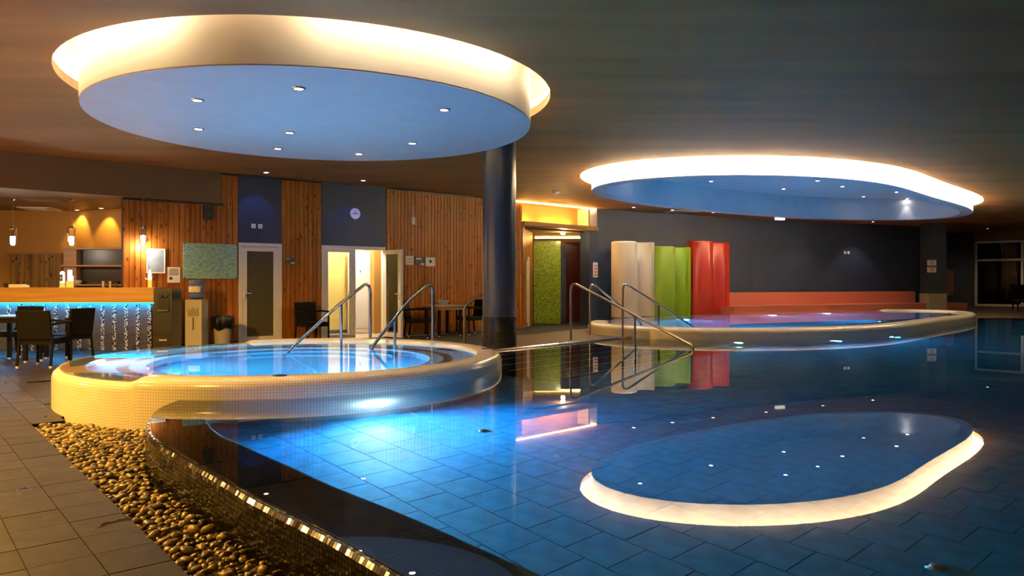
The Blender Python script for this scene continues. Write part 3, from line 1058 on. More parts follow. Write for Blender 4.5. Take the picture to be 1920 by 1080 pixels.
def planks(parent, s0, s1, z0, z1, wdt=.098):
    n = max(1, round((s1 - s0) / wdt)); wd = (s1 - s0) / n
    for i in range(n):
        key = (round(wd, 4), round(z1 - z0, 3))
        if key not in pmesh:
            b = MB(); g = .006
            # tongue and groove board with chamfered long edges
            W = wd - g; H = z1 - z0
            pr = [(0, .022), (0, .007), (.005, 0), (W - .005, 0), (W, .007), (W, .022)]
            k0 = b.add([(x, y, 0) for x, y in pr] + [(x, y, H) for x, y in pr])
            for q in range(6):
                r_ = (q + 1) % 6
                b.face([k0 + q, k0 + r_, k0 + 6 + r_, k0 + 6 + q])
            b.face([k0 + q for q in range(6)][::-1]); b.face([k0 + 6 + q for q in range(6)])
            pmesh[key] = b.build('board', M['plank'], parent)
            o = pmesh[key]
        else:
            o = pmesh[key].copy(); COL.objects.link(o); o.parent = parent
        o.location = (s0 + i * wd, 0, z0)


planks(wa, 0, 1.77, .06, 2.80); planks(wa, 1.77, D1a, .06, ZC - .04); planks(wa, D1b, D2a, .06, ZC - .04)
planks(wb, .02, BLEN - .02, .06, ZC - .04)
wallbox(wa, 'navy_panel', M['navy'], [(D1a, D1b, .0, .03, 2.07, ZC)])
wallbox(wa, 'navy_panel', M['navy'], [(D2a, D2b + .03, .0, .03, 2.07, ZC)])
wallbox(wa, 'top_trim', M['black'], [(-.02, 1.8, -.03, .03, 2.80, 2.845)])
wallbox(wa, 'skirting', M['black'], [(0, D1a, -.008, .02, 0, .06), (D1b, D2a, -.008, .02, 0, .06)])
wallbox(wb, 'skirting', M['baseb'], [(0, BLEN, -.008, .02, 0, .06)])
wallbox(wb, 'cable_conduit', M['black'], [(.6, 3.6, -.03, -.005, ZC - .045, ZC - .015)])

# single door
d1 = thing('door_1', 'closed white framed door with dark smoked glass', None, AO + Matrix.Rotation(AA, 3, 'Z') @ Vector((D1a, 0, 0)), AA, kind='structure')
Wd = D1b - D1a
wallbox(d1, 'frame', M['pvc'], [(0, .07, -.02, .1, 0, 2.07), (Wd - .07, Wd, -.02, .1, 0, 2.07), (.07, Wd - .07, -.02, .1, 2.0, 2.07)])
lf = wallbox(d1, 'leaf', M['pvc'], [(.075, .17, -.005, .055, .02, 1.995), (Wd - .17, Wd - .075, -.005, .055, .02, 1.995), (.17, Wd - .17, -.005, .055, 1.9, 1.995), (.17, Wd - .17, -.005, .055, .02, .14)])
wallbox(lf, 'pane', M['darkglass'], [(.17, Wd - .17, .018, .03, .14, 1.9)])
b = MB(); b.cbox((.115, -.03, 1.0), .03, .05, .1); b.tube([(.115, -.05, 1.03), (.24, -.05, 1.03)], .01, 8); b.cbox((.115, -.012, .9), .022, .02, .04); b.build('handle', M['pvc'], lf)

# double door
d2 = thing('door_2', 'white framed double door standing half open to a yellow room', None, AO + Matrix.Rotation(AA, 3, 'Z') @ Vector((D2a, 0, 0)), AA, kind='structure')
W2 = D2b - D2a
mid = .80
wallbox(d2, 'frame', M['pvc'], [(0, .06, -.02, .1, 0, 2.07), (W2 - .05, W2, -.02, .1, 0, 2.07), (.06, W2 - .05, -.02, .1, 2.0, 2.07)])
lf = wallbox(d2, 'leaf', M['pvc'], [(.065, .15, -.005, .055, .02, 1.995), (mid - .13, mid, -.005, .055, .02, 1.995), (.15, mid - .13, -.005, .055, 1.93, 1.995), (.15, mid - .13, -.005, .055, .02, .10)])
wallbox(lf, 'pane', M['clear'], [(.15, mid - .13, .022, .03, .10, 1.93)])
hinge = AO + Matrix.Rotation(AA, 3, 'Z') @ Vector((D2b - .02, -.03, 0))
op = thing('door_3', 'opened white door leaf with tall narrow glass pane', None, hinge, math.atan2(-.66, .57), kind='structure')
Lw = .72
lf = wallbox(op, 'leaf', M['pvc'], [(0, .10, -.03, .03, .02, 1.995), (Lw - .12, Lw, -.03, .03, .02, 1.995), (.10, Lw - .12, -.03, .03, 1.9, 1.995), (.10, Lw - .12, -.03, .03, .02, .12)])
wallbox(lf, 'pane', M['clear'], [(.10, Lw - .12, -.005, .005, .12, 1.9)])
b = MB(); b.tube([(Lw - .06, -.03, 1.0), (Lw - .06, -.07, 1.0), (Lw - .17, -.07, 1.0)], .01, 8); b.cbox((Lw - .06, -.035, .9), .022, .02, .05); b.build('handle', M['alu'], lf)
# room behind the double door (local frame of wall A)
rm = thing('wall_room', 'yellow painted walls of the small room behind the double door', None, AO + Matrix.Rotation(AA, 3, 'Z') @ Vector((D2a, 0, 0)), AA, kind='structure')
wallbox(rm, 'wall_panel', M['yellow'], [(-1.3, 3.2, 1.75, 1.85, 0, 2.6), (-1.35, -1.25, .2, 1.8, 0, 2.6), (3.1, 3.2, .2, 1.8, 0, 2.6)])
wallbox(rm, 'wall_panel', M['ochre'], [(1.86, 2.4, 1.2, 1.75, 0, 2.6)])
wallbox(rm, 'room_ceiling', M['white'], [(-1.3, 3.2, .2, 1.8, 2.6, 2.7)])
wallbox(rm, 'room_floor', M['tile_light'], [(-1.3, 3.2, .0, 1.8, -.006, .004)])
wallbox(rm, 'skirting', M['baseb'], [(-1.3, 3.2, 1.735, 1.75, 0, .09)])
dd = thing('door_4', 'plain white inner door in the yellow room', None, AO + Matrix.Rotation(AA, 3, 'Z') @ Vector((D2a + 1.28, 1.42, 0)), AA, kind='structure')
wallbox(dd, 'leaf', M['white'], [(0, .62, 0, .05, .02, 2.04)])
wallbox(dd, 'leaf_panel', M['white'], [(.10, .52, -.012, 0, .14, 1.92)])
wallbox(dd, 'door_mark', M['ink'], [(.30, .32, -.018, -.012, 1.5, 1.56)])
b = MB(); b.tube([(.07, 0, 1.0), (.07, -.05, 1.0), (.17, -.05, 1.0)], .01, 8); b.build('handle', M['alu'], dd)
lt = thing('room_light', 'ceiling lamp of the small yellow room', 'lamp', rm.location + Matrix.Rotation(AA, 3, 'Z') @ Vector((1.1, .8, 2.6)), AA)
MB().lathe([(.001, -.05), (.12, -.045), (.14, 0)], 20).build('shade', M['e_downwarm'], lt)
lamp('POINT', 'room_bulb', lt, (0, -.2, -.2), 150, (1, .88, .66), .1)

# navy wall of the far pool, bench wall and dark end
NAVY = [(2.30, 22.05), (2.56, 22.28), (8.3, 25.65), (16.2, 29.2), (19.3, 33.4), (20.4, 32.85)]
back_ = [(x - .25, y + .35) for x, y in NAVY]
b = MB(); b.prism(NAVY + back_[::-1], 0, ZC)
struct(b.build('wall_navy', M['navy']), 'dark navy painted wall behind the oval pool')
WNa, WNb = Vector((20.4, 32.85, 0)), Vector((25.8, 27.2, 0))
wang = math.atan2(WNb.y - WNa.y, WNb.x - WNa.x)
wlen = (WNb - WNa).length
ww = thing('wall_window', 'brown end wall above the tall dark windows', None, WNa, wang, kind='structure')
wallbox(ww, 'wall_panel', M['ochre_dark'], [(0, wlen, 0, .2, 3.07, ZC), (-.1, .04, 0, .2, 0, ZC)])
win = thing('window_1', 'tall white framed windows reflecting the pool hall', None, WNa, wang, kind='structure')
fr_ = []
for s in (0.04, 1.75, 3.5, 5.2, 6.9): fr_.append((s, s + .09, -.03, .06, .24, 3.07))
fr_ += [(.04, wlen, -.03, .06, 2.98, 3.07), (.04, wlen, -.03, .06, 2.2, 2.29), (.04, wlen, -.03, .06, .24, .33)]
wallbox(win, 'frame', M['pvc'], fr_)
for i, s in enumerate((.13, 1.84, 3.59, 5.29)):
    for z0, z1 in ((.33, 2.2), (2.29, 2.98)):
        wallbox(win, 'pane', M['nightglass'], [(s, s + 1.62, .01, .022, z0, z1)])
for s, m_ in ((.35, 'curtain_w'), (1.15, 'curtain_y'), (1.95, 'curtain_y'), (2.45, 'curtain_w')):
    b = MB()
    pts = [(s + .45 * q / 24, .28 + .03 * math.sin(q * 1.3)) for q in range(25)]
    b.side(pts, .3, 2.9, closed=False); b.side([(x, y + .01) for x, y in pts[::-1]], .3, 2.9, closed=False)
    tag(b.build('curtain', M[m_]), {0: 'pale curtain behind the left pane of the dark window', 1: 'olive curtain behind the left pane of the dark window', 2: 'olive curtain right of the window mullion', 3: 'pale curtain right of the window mullion'}[[.35, 1.15, 1.95, 2.45].index(s)], 'curtain').matrix_world = Matrix.Translation(WNa) @ Matrix.Rotation(wang, 4, 'Z')
wallbox(ww, 'outer_wall', M['ochre_dark'], [(-.2, wlen, .8, .9, 0, ZC)])
# outer shell out of view
b = MB(); b.box(25.8, 26, -4.4, 28, -.8, ZC); struct(b.build('wall_right', M['ochre_dark']), 'right wall of the pool hall')
b = MB(); b.box(-13, 26, -4.4, -4.1, -.8, ZC); struct(b.build('wall_front', M['ochre_dark']), 'wall behind the viewer')
b = MB(); b.box(-13, -12.7, -4.1, 17, -.1, ZC); struct(b.build('wall_left', M['ochre']), 'left wall of the pool hall')

# bar recess
b = MB(); b.prism([(-12.7, 16.3), (-9.62, 16.4), (-8.35, 15.95), (-7.3, 13.98), (-7.05, 14.2), (-8.0, 16.4), (-12.7, 16.9)], 0, 2.84)
struct(b.build('wall_bar', M['ochre']), 'ochre wall behind the bar')
b = MB(); b.prism([(-12.7, 8.68), (-5.83, 14.92), (-6.1, 15.3), (-7.9, 16.9), (-12.7, 16.9)], 2.84, ZC)
struct(b.build('ceiling_soffit', M['ochre_dark']), 'lowered brown soffit above the bar')

# corridor
CD = Vector((2.56 - .29, 22.28 - 20.17, 0)); CA = math.atan2(CD.y, CD.x); CL = CD.length
co = thing('wall_corridor', 'amber lit corridor opening with cove shelf beside the navy wall', None, (.29, 20.17, 0), CA, kind='structure')
wallbox(co, 'cove_shelf', M['ochre'], [(-.05, CL - .1, -.12, .5, 2.80, 2.92)])
wallbox(co, 'cove_wall', M['ochre'], [(-.05, CL, .5, .6, 2.80, ZC)])
wallbox(co, 'cove_end', M['white'], [(CL - .34, CL - .02, .0, .5, 2.92, ZC)])
wallbox(co, 'corridor_ceiling', M['ochre'], [(-1.5, CL + 1.5, .3, 5.5, 2.75, 2.80)])
b = MB()
q0 = Matrix.Rotation(-CA, 3, 'Z')
loc = lambda x, y: tuple((q0 @ (Vector((x, y, 0)) - Vector((.29, 20.17, 0))))[:2])
b.prism([loc(.29, 20.17), loc(.62, 22.4), loc(.62, 26.5), loc(.2, 26.5), loc(.1, 20.3)], 0, 2.80)
b.build('corridor_side', M['plank'], co)
b = MB(); b.prism([loc(2.30, 22.05), loc(2.62, 22.35), loc(2.9, 26.5), loc(2.6, 26.5)], 0, 2.80)
b.build('corridor_side', M['ochre_dark'], co)
b = MB(); b.prism([loc(.2, 25.6), loc(3.2, 25.6), loc(3.2, 25.8), loc(.2, 25.8)], 0, 2.80); b.build('corridor_back', M['ochre_dark'], co)
for s0, s1 in ((.1, .75), (1.15, 2.45)):
    MB().tube([(s0, .36, 2.95), (s1, .36, 2.95)], .018, 6).build('light_tube', M['e_gold'], co)
MB().tube([(-.3, -.02, ZC - .02), (CL - .1, -.02, ZC - .02)], .012, 6).build('light_tube', M['e_gold'], co)
l0, l1 = loc(.75, 24.2), loc(2.4, 24.2)
MB().tube([(*l0, 2.71), (*l1, 2.71)], .018, 6).build('light_tube', M['e_gold'], co)
lamp('POINT', 'corridor_fill_light', co, (*loc(1.5, 21.9), 2.6), 26, (1, .72, .35), .06)  # fill light added to brighten the dark end of the corridor
b = MB(); b.lathe([(.001, 2.66), (.05, 2.67), (.075, 2.71), (.06, 2.75)], 16, loc(1.5, 21.9)); b.build('fill_light_globe', M['e_downwarm'], co)  # globe added as a body for the corridor fill light
# green and dark red mosaic screens
b = MB(); b.box(.66, 1.49, 22.75, 22.95, 0, 2.53)
tag(b.build('mosaic_screen', M['greenmos']), 'tall glittering green mosaic partition in the corridor', 'partition')
b = MB(); b.box(1.70, 2.42, 24.0, 24.15, 0, 2.56)
tag(b.build('mosaic_screen', M['redmos']), 'tall dark red mosaic partition in the corridor', 'partition')
b = MB(); b.box(1.49, 1.70, 23.4, 23.55, 0, 2.42); struct(b.build('trim_3', M['navy']), 'dark upright between the two mosaic partitions')
d5 = thing('door_5', 'narrow white door on the corridor side wall', None, (.345, 20.75, 0), math.atan2(.9, .17), kind='structure')
wallbox(d5, 'leaf', M['pvc'], [(0, .85, -.01, .05, 0, 2.0)])
wallbox(d5, 'leaf_panel', M['pvc'], [(.12, .73, -.02, -.01, .12, 1.88)])

# ------------------------------------------------------------------ column and pillar
t = thing('round_column', 'dark round column with black mosaic base beside the whirlpool', 'column', (-.2, 11.72, .24))
MB().lathe([(.262, .46), (.262, 3.22)], 48).build('shaft', M['navy_col'], t)
MB().lathe([(.272, 0), (.272, .47), (.262, .475)], 48).build('mosaic_base', M['black_mosaic'], t)
t = thing('square_pillar', 'dark square pillar with beige mosaic foot at the end of the coral bench', 'pillar', (15.62, 27.6, .24))
b = MB(); b.box(-.32, .32, -.3, .3, .62, 3.22); b.build('shaft', M['navy_col'], t)
b = MB(); b.box(-.335, .335, -.315, .315, 0, .62); b.build('mosaic_foot', M['beige'], t)
b = MB(); b.box(.335, .41, -.12, .05, .64, 1.7); b.build('teal_strip', M['tealstrip'], t)
for i, (py0, py1, nm) in enumerate(((487, 498, 'upper'), (500, 511, 'lower'))):
    c = at(1747, (py0 + py1) / 2, 27.28)
    s = thing('notice_sign', '%s of two small white notice signs on the square pillar' % nm, 'sign', c)
    b = MB(); b.box(-.165, .165, -.004, .012, -.105, .105); b.build('plate', M['paper'], s)
    b = MB(); b.lathe([(.03, 0), (.05, 0), (.05, .004), (.03, .004)], 16); o = b.build('print', M['redink'], s); o.rotation_euler = (PI / 2, 0, 0); o.location = (0, -.005, -.01)
    b = MB(); b.box(-.12, .12, -.007, -.004, .07, .085); b.build('print', M['ink'], s)

# coral bench
BN = [(6.9, 24.3), (8.3, 25.3), (16.1, 28.75), (16.9, 29.0)]
t = thing('coral_bench', 'long coral red mosaic bench along the navy wall', 'bench', (0, 0, 0))
front = [(7.0, 23.5), (8.75, 24.5), (16.3, 27.85), (17.2, 28.1)]
b = MB(); b.prism([(6.6, 24.2)] + [(x + .05, y + .2) for x, y in BN] + front[::-1], .1, .50); b.build('seat', M['pink'], t)
bk = [(6.9, 24.55), (8.3, 25.45), (15.4, 28.62)]
b = MB(); b.prism([(x + .06, y - .1) for x, y in bk] + [(x - .05, y + .08) for x, y in bk][::-1], .5, .93); b.build('backrest', M['pink'], t)


# ------------------------------------------------------------------ wavy shower screens
def screen(name_label, x0, x1, d0, ang, ztop, mat):
    """S-curved thin screen: a bulging half, then a hollow half with a rounded end"""
    Wt = math.hypot(x1 - x0, (x1 - x0) * math.tan(ang))
    t_ = thing('shower_screen', name_label, 'screen', (x0, d0, .24), ang)
    pts = []
    W1 = Wt * .52
    for i in range(13):
        a = PI - PI * i / 12
        pts.append((W1 / 2 + W1 / 2 * math.cos(a), -.36 * math.sin(a)))
    W2_ = Wt - W1
    for i in range(1, 11):
        a = PI * i / 10
        pts.append((W1 + W2_ / 2 - W2_ / 2 * math.cos(a), .20 * math.sin(a) - .05 * i / 10))
    th = .13
    cl = []
    for i, p in enumerate(pts):
        a = pts[max(0, i - 1)]; c = pts[min(len(pts) - 1, i + 1)]
        dx, dy = c[0] - a[0], c[1] - a[1]; L = math.hypot(dx, dy)
        cl.append((p, (dy / L, -dx / L)))
    H = ztop - .24
    r_ = .05
    prof_ = [(th / 2, 0), (th / 2, H - r_), (th / 2 - r_ * .3, H - r_ * .3), (th / 2 - r_, H), (-th / 2 + r_, H), (-th / 2 + r_ * .3, H - r_ * .3), (-th / 2, H - r_), (-th / 2, 0)]
    b_ = MB()
    L_ = [0]
    for i in range(1, len(pts)): L_.append(L_[-1] + math.hypot(pts[i][0] - pts[i - 1][0], pts[i][1] - pts[i - 1][1]))
    rows_ = [[(p[0] + n_[0] * o_, p[1] + n_[1] * o_, z) for o_, z in prof_] for p, n_ in cl]
    b_.grid(rows_, flip=False, uv=lambda i, j: (L_[i], prof_[j][1]))
    for r0 in (rows_[0], rows_[-1]):
        k0 = b_.add(r0); b_.face([k0 + i for i in range(len(r0))])
    b_.build('screen_wall', mat, t_, 60)
    return t_


sa = math.atan2(.62, 1)
screen('cream wavy mosaic shower screen, leftmost of the three colours', 3.0, 4.25, 22.1, .36, 2.48, M['scr_cream'])
screen('green wavy mosaic shower screen between the cream and red ones', 4.29, 5.5, 22.75, .36, 2.36, M['scr_green'])
screen('red wavy mosaic shower screen beside the coral bench', 5.58, 6.95, 23.5, .36, 2.56, M['scr_red'])


# ------------------------------------------------------------------ handrails
def bend(pts, r=.12, n=7):
    """polyline with rounded corners"""
    P = [Vector(p) for p in pts]
    out = [P[0]]
    for i in range(1, len(P) - 1):
        a, b_, c = P[i - 1], P[i], P[i + 1]
        u, v = (a - b_).normalized(), (c - b_).normalized()
        rr = min(r, (a - b_).length * .45, (c - b_).length * .45)
        for q in range(n + 1):
            t_ = q / n
            s0, s1 = b_ + u * rr, b_ + v * rr
            out.append(s0 * (1 - t_) ** 2 + b_ * 2 * t_ * (1 - t_) + s1 * t_ ** 2)
    out.append(P[-1])
    return out


def rail(label, pts, post, r=.021, rad=.16, base=True, group=None):
    o = Vector(pts[0])
    t_ = thing('handrail', label, 'handrail', o, 0, group)
    MB().tube([p - o for p in bend(pts, rad)], r, 12).build('rail_tube', M['steel'], t_)
    for a, c in post:
        MB().tube([Vector(a) - o, Vector(c) - o], r * .9, 10).build('post', M['steel'], t_)
    if base:
        MB().lathe([(.001, .012), (.04, .01), (.045, 0)], 16).build('base_flange', M['steel'], t_)
    return t_


def lerp(a, c, k): return Vector(a) * (1 - k) + Vector(c) * k


# whirlpool rails
for lab, base_, top_z, low, k in (('left curved steel handrail rising out of the round whirlpool', (-2.10, 11.02, .42), 1.285, (-2.80, 9.15, .36), .36),
                                   ('right curved steel handrail rising out of the round whirlpool', (-1.15, 10.8, .42), 1.285, (-1.85, 9.62, .36), .30)):
    a = Vector(base_); topp = Vector((a.x, a.y, top_z)); lo_ = Vector(low)
    mid_ = lerp(lo_, topp, .55) + Vector((0, 0, .09 if 'right' in lab else .04))
    P = [a, topp, mid_, lo_, lo_ + Vector((0, 0, -.35))]
    pp = lerp(lo_, topp, .62 if 'left' in lab else .38)
    rail(lab, P, [(pp + Vector((0, 0, .04)), Vector((pp.x, pp.y, -.1)))], .022, .22)
# pool entry rail
a = Vector((1.02, 12.9, .24)); topp = Vector((1.02, 12.9, 1.27)); lo_ = Vector((2.80, 11.2, .26))
pp = lerp(topp, lo_, .54)
rail('long steel handrail sloping from the deck into the main pool', [a, topp, lo_, lo_ + (Vector((1.9, 12.05, -.16)) - lo_) * .8], [(pp, Vector((pp.x, pp.y, -.3)))], .021, .17)
# rails into the oval pool
a = Vector((1.51, 14.4, .24)); topp = Vector((1.51, 14.4, 1.27)); lo_ = Vector((2.62, 14.95, .44))
rail('left steel handrail stepping into the oval pool behind the entry rail', [a, topp, lo_, lo_ + Vector((-.06, -.1, -.4))], [], .021, .17)
a = Vector((2.06, 13.85, .24)); topp = Vector((2.06, 13.85, 1.27)); lo_ = Vector((3.46, 14.15, .40))
pp = lerp(topp, lo_, .5)
rail('right steel handrail with middle post stepping into the oval pool', [a, topp, lo_, lo_ + Vector((.3, .05, -.25))], [(pp, Vector((pp.x, pp.y, .1)))], .021, .17)
# stair rail behind the column
a = Vector((-.86, 13.45, 0)); rail('short steel stair rail rising behind the dark round column', [a, (-.86, 13.45, .82), (-.45, 13.6, 1.12), (-.2, 13.66, 1.12), (-.2, 13.66, .24)], [], .022, .06)
t = thing('deck_steps', 'two small steps up to the deck behind the dark column', 'steps', (0, 0, 0))
b = MB(); b.prism([(-1.25, 12.0), (-.6, 11.8), (-.46, 13.2), (-1.1, 13.35)], 0, .12); b.build('step', M['deck'], t)

# ------------------------------------------------------------------ bar
BX0, BX1, BY = -11.2, -6.53, 13.6
t = thing('bar_counter', 'long bar counter with wooden fascia and blue lit dark front', 'bar', (BX1, BY, 0))
Wb = BX1 - BX0
b = MB(); b.box(-Wb, 0, 0, .62, .88, 1.16); b.build('counter_top', M['counter'], t)
b = MB(); b.box(-Wb, -.03, .17, .55, 0, .88); b.build('front_core', M['black'], t)
b = MB(); b.box(-.03, .02, .12, .5, 0, .875); b.build('end_panel', M['black'], t)
sp_ = .2165
for i in range(18):
    x = -.17 - sp_ * i
    b = MB(); b.box(x - .032, x + .032, .148, .17, 0, .86); b.build('mosaic_strip', M['glitter'], t)
    for r_ in range(6):
        z0 = r_ * .145
        b = MB(); b.box(x - sp_ + .035, x - .035, .152, .17, z0 + .002, min(z0 + .143, .86)); b.build('slate_tile', M['slate'], t)
MB().tube([(-Wb + .1, .075, .873), (-.06, .075, .873)], .006, 6).build('light_strip', M['e_barled'], t)


def bottle(name, label, x, y, prof_, mat, extra=None):
    o = thing(name, label, 'beer tap', (x, y, 1.16))
    MB().lathe(prof_, 16).build('body', mat, o)
    if extra: extra(o)
    return o


def tap(label, px, h_, k):
    x = (px - 960) / F * 13.95
    o = thing('beer_tap', label, 'beer tap', (x, 13.95, 1.16))
    if k == 0:
        b_ = MB(); b_.lathe([(.001, 0), (.055, 0), (.045, .02), (.042, .085)], 16); b_.build('lit_base', M['e_amber'], o)
        b_ = MB(); b_.lathe([(.042, .085), (.043, .26), (.036, .29), (.02, .305), (.001, .308)], 16); b_.build('tap_column', M['e_tapw'], o)
        b_ = MB(); b_.cbox((0, -.043, .18), .055, .008, .12); b_.build('badge', M['ink'], o)
        b_ = MB(); b_.cbox((0, -.048, .18), .025, .004, .05); b_.build('badge_mark', M['paper'], o)
    elif k == 1:
        b_ = MB(); b_.cbox((0, 0, .06), .095, .08, .12); b_.build('lit_base', M['e_amber'], o)
        b_ = MB(); b_.cbox((.012, 0, .17), .072, .07, .10); b_.cbox((0, 0, .275), .058, .055, .11); b_.build('tap_column', M['e_tapw'], o)
    else:
        b_ = MB(); b_.lathe([(.001, 0), (.034, 0), (.032, .14)], 14); b_.build('lit_base', M['e_amber'], o)
        b_ = MB(); b_.lathe([(.032, .14), (.036, .22), (.03, .26), (.018, .33), (.001, .34)], 14); b_.build('tap_column', M['e_tapw'], o)
        b_ = MB(); b_.cbox((.03, 0, .26), .015, .02, .12); b_.cbox((-.06, 0, .16), .07, .015, .015, 0, 0, .6); b_.build('tap_lever', M['steel'], o)


tap('rounded glowing beer tap with a black badge on the bar', 117, .3, 0)
tap('square stepped glowing beer tap next to the rounded one', 131, .3, 1)
tap('slim amber beer tap at the right end of the bar', 281, .34, 2)
# small things on the bar
o = thing('napkin_box', 'small white napkin box on the left of the bar', 'box', ((33 - 960) / F * 13.9, 13.9, 1.16))
b = MB(); b.cbox((0, 0, .03), .26, .12, .06); b.build('box_body', M['paper'], o)
b = MB(); b.lathe([(.001, .05), (.05, .045), (.06, .01), (.05, 0)], 14, (.16, 0)); b.build('napkin_ball', M['paper'], o)
o = thing('cup', 'small black cup near the left end of the bar', 'cup', ((12 - 960) / F * 13.9, 13.9, 1.16))
MB().lathe([(.001, 0), (.04, 0), (.05, .08), (.045, .08), (.036, .01), (.001, .008)], 16).build('cup_body', M['black'], o)
for i, px in enumerate((194, 199, 207, 213, 217)):
    o = thing('glass', '%s small drinking glass standing in the cluster on the bar' % ('first', 'second', 'third', 'fourth', 'fifth')[i], 'glass', ((px - 960) / F * 13.95, 13.95 + .04 * (i % 2), 1.16))
    MB().lathe([(.001, .004), (.024, .004), (.03, .12), (.027, .12), (.022, .01), (.001, .01)], 14).build('glass_body', M['alu'] if i in (0, 2) else M['clear'], o)

# shelf unit behind the bar
t = thing('back_bar_shelf', 'wooden back bar shelf unit with dark backing', 'shelf', (-9.35, 15.5, 0))
sh = lambda px: (px - 960) / F * 15.5 + 9.35
wallbox(t, 'back_panel', M['black'], [(sh(140), sh(233), .22, .25, 0, 1.98)])
for z in (1.98, 1.62, 1.22):
    wallbox(t, 'shelf_board', M['shelfwood'], [(sh(114), sh(235), 0, .24, z - .035, z)])
wallbox(t, 'side_panel', M['shelfwood'], [(sh(116), sh(140), .06, .24, 0, 1.945)])
wallbox(t, 'side_panel', M['shelfwood'], [(sh(228), sh(234), .06, .24, 0, 1.945)])
o = thing('bowl', 'small pale bowl on the lower back bar shelf', 'bowl', ((147 - 960) / F * 15.6, 15.6, 1.22))
MB().lathe([(.001, 0), (.05, 0), (.08, .05), (.06, .08), (.001, .085)], 16).build('bowl_body', M['coolgrey'], o)
o = thing('tray', 'flat dark tray on the lower back bar shelf', 'tray', ((192 - 960) / F * 15.6, 15.6, 1.22))
b = MB(); b.box(-.2, .25, -.08, .08, 0, .05); b.box(-.24, .29, -.1, .1, .05, .065); b.build('tray_body', M['blacksatin'], o)
# wood screen on the bar wall
t = thing('wood_screen', 'dark vertical board screen on the bar wall left of the shelves', 'screen', (-10.3, 16.1, 0))
for i in range(9):
    x0 = (17 - 960) / F * 16.1 + 10.3 + .125 * i
    wallbox(t, 'board', M['bardoor'], [(x0, x0 + .12, .02, .06, .3, 1.86)])
wallbox(t, 'frame', M['shelfwood'], [((17 - 960) / F * 16.1 + 10.25, (17 - 960) / F * 16.1 + 11.45, 0, .06, 1.86, 1.9)])

# pendants
for i, (px, d) in enumerate(((24, 14.2), (134, 14.2), (268, 13.95))):
    p = Vector(((px - 960) / F * d, d, 2.84))
    o = thing('pendant_lamp', ('leftmost', 'middle', 'rightmost')[i] + ' crystal glass pendant lamp hanging over the bar', 'lamp', p, 0, 'pendant lamps over the bar')
    MB().lathe([(.001, -.022), (.05, -.02), (.06, 0)], 20).build('canopy', M['steel'], o)
    MB().tube([(0, 0, -.02), (0, 0, -.5)], .0025, 6).build('cord', M['coolgrey'], o)
    MB().lathe([(.001, -.5), (.025, -.5), (.03, -.56), (.001, -.57)], 14).build('cap', M['steel'], o)
    MB().lathe([(.05, -.53), (.072, -.55), (.06, -.86), (.05, -.88), (.045, -.86), (.06, -.56)], 14).build('glass_shade', M['clear'], o)
    MB().lathe([(.001, -.70), (.045, -.71), (.05, -.86), (.001, -.87)], 12).build('bulb', M['e_pend'], o)
    lamp('POINT', 'bulb_light', o, (0, 0, -.92), 30 if i == 2 else 26, (1, .8, .6), .05)

# drinks machine, water cooler, bin
t = thing('drinks_machine', 'dark upright drinks dispenser beside the bar end', 'dispenser', (-6.315, 13.45, 0), 0)
b = MB(); b.box(-.165, .165, 0, .40, 0, 1.145); b.build('body', M['blacksatin'], t)
b = MB(); b.box(-.165, .165, -.018, 0, .02, .70); b.build('lower_panel', M['blacksatin'], t)
b = MB(); b.box(-.08, .12, -.012, 0, .72, 1.08); b.build('tap_niche', M['black'], t)
b = MB(); b.box(-.08, .12, -.05, -.01, .735, .76); b.build('drip_tray', M['steel'], t)
b = MB(); b.tube([(-.01, -.02, 1.02), (-.01, -.03, .98)], .025, 10); b.tube([(.06, -.02, 1.02), (.06, -.03, .98)], .025, 10); b.build('spout', M['black'], t)
b = MB()
for i in range(4): b.box(-.05 + i * .035, -.028 + i * .035, -.024, -.018, .2, .225)
b.build('front_mark', M['paper'], t)
t = thing('water_cooler', 'pale water cooler with a blue bottle on top', 'water cooler', (-5.975, 13.95, 0), 0)
b = MB(); b.box(-.155, .155, 0, .30, 0, .93); b.build('body', M['coolgrey'], t)
b = MB(); b.box(-.10, .10, -.01, 0, .62, .78); b.build('tap_niche', plain('niche_grey', (.3, .26, .2), .5), t)
b = MB(); b.tube([(-.05, -.01, .77), (-.05, -.03, .74)], .012, 8); b.tube([(.05, -.01, .77), (.05, -.03, .74)], .012, 8); b.build('tap', M['white'], t)
b = MB(); b.lathe([(.10, .88), (.115, .94), (.12, .945)], 20, (0, .145)); b.build('bottle_collar', M['steel'], t)
b = MB(); b.lathe([(.06, .93), (.13, .97), (.14, 1.02), (.132, 1.04), (.14, 1.06), (.14, 1.18), (.132, 1.2), (.14, 1.22), (.135, 1.29), (.001, 1.31)], 24, (0, .145)); bo = b.build('bottle', M['bluebottle'], t)
b = MB(); b.lathe([(.1415, 1.07), (.1415, 1.18)], 14, (0, .145), rd(215), rd(320)); b.build('bottle_label', M['label'], bo)
b = MB(); b.box(-.01, .01, -.008, 0, .36, .6); b.build('front_stripe', M['steel'], t)
t = thing('rubbish_bin', 'grey bin lined with a crumpled black bag', 'bin', (-5.6, 14.4, 0), .4)
MB().lathe([(.001, 0), (.14, 0), (.165, .4), (.17, .45), (.155, .45), (.13, .02)], 24).build('bin_body', M['bin'], t)
b = MB()
rows = []
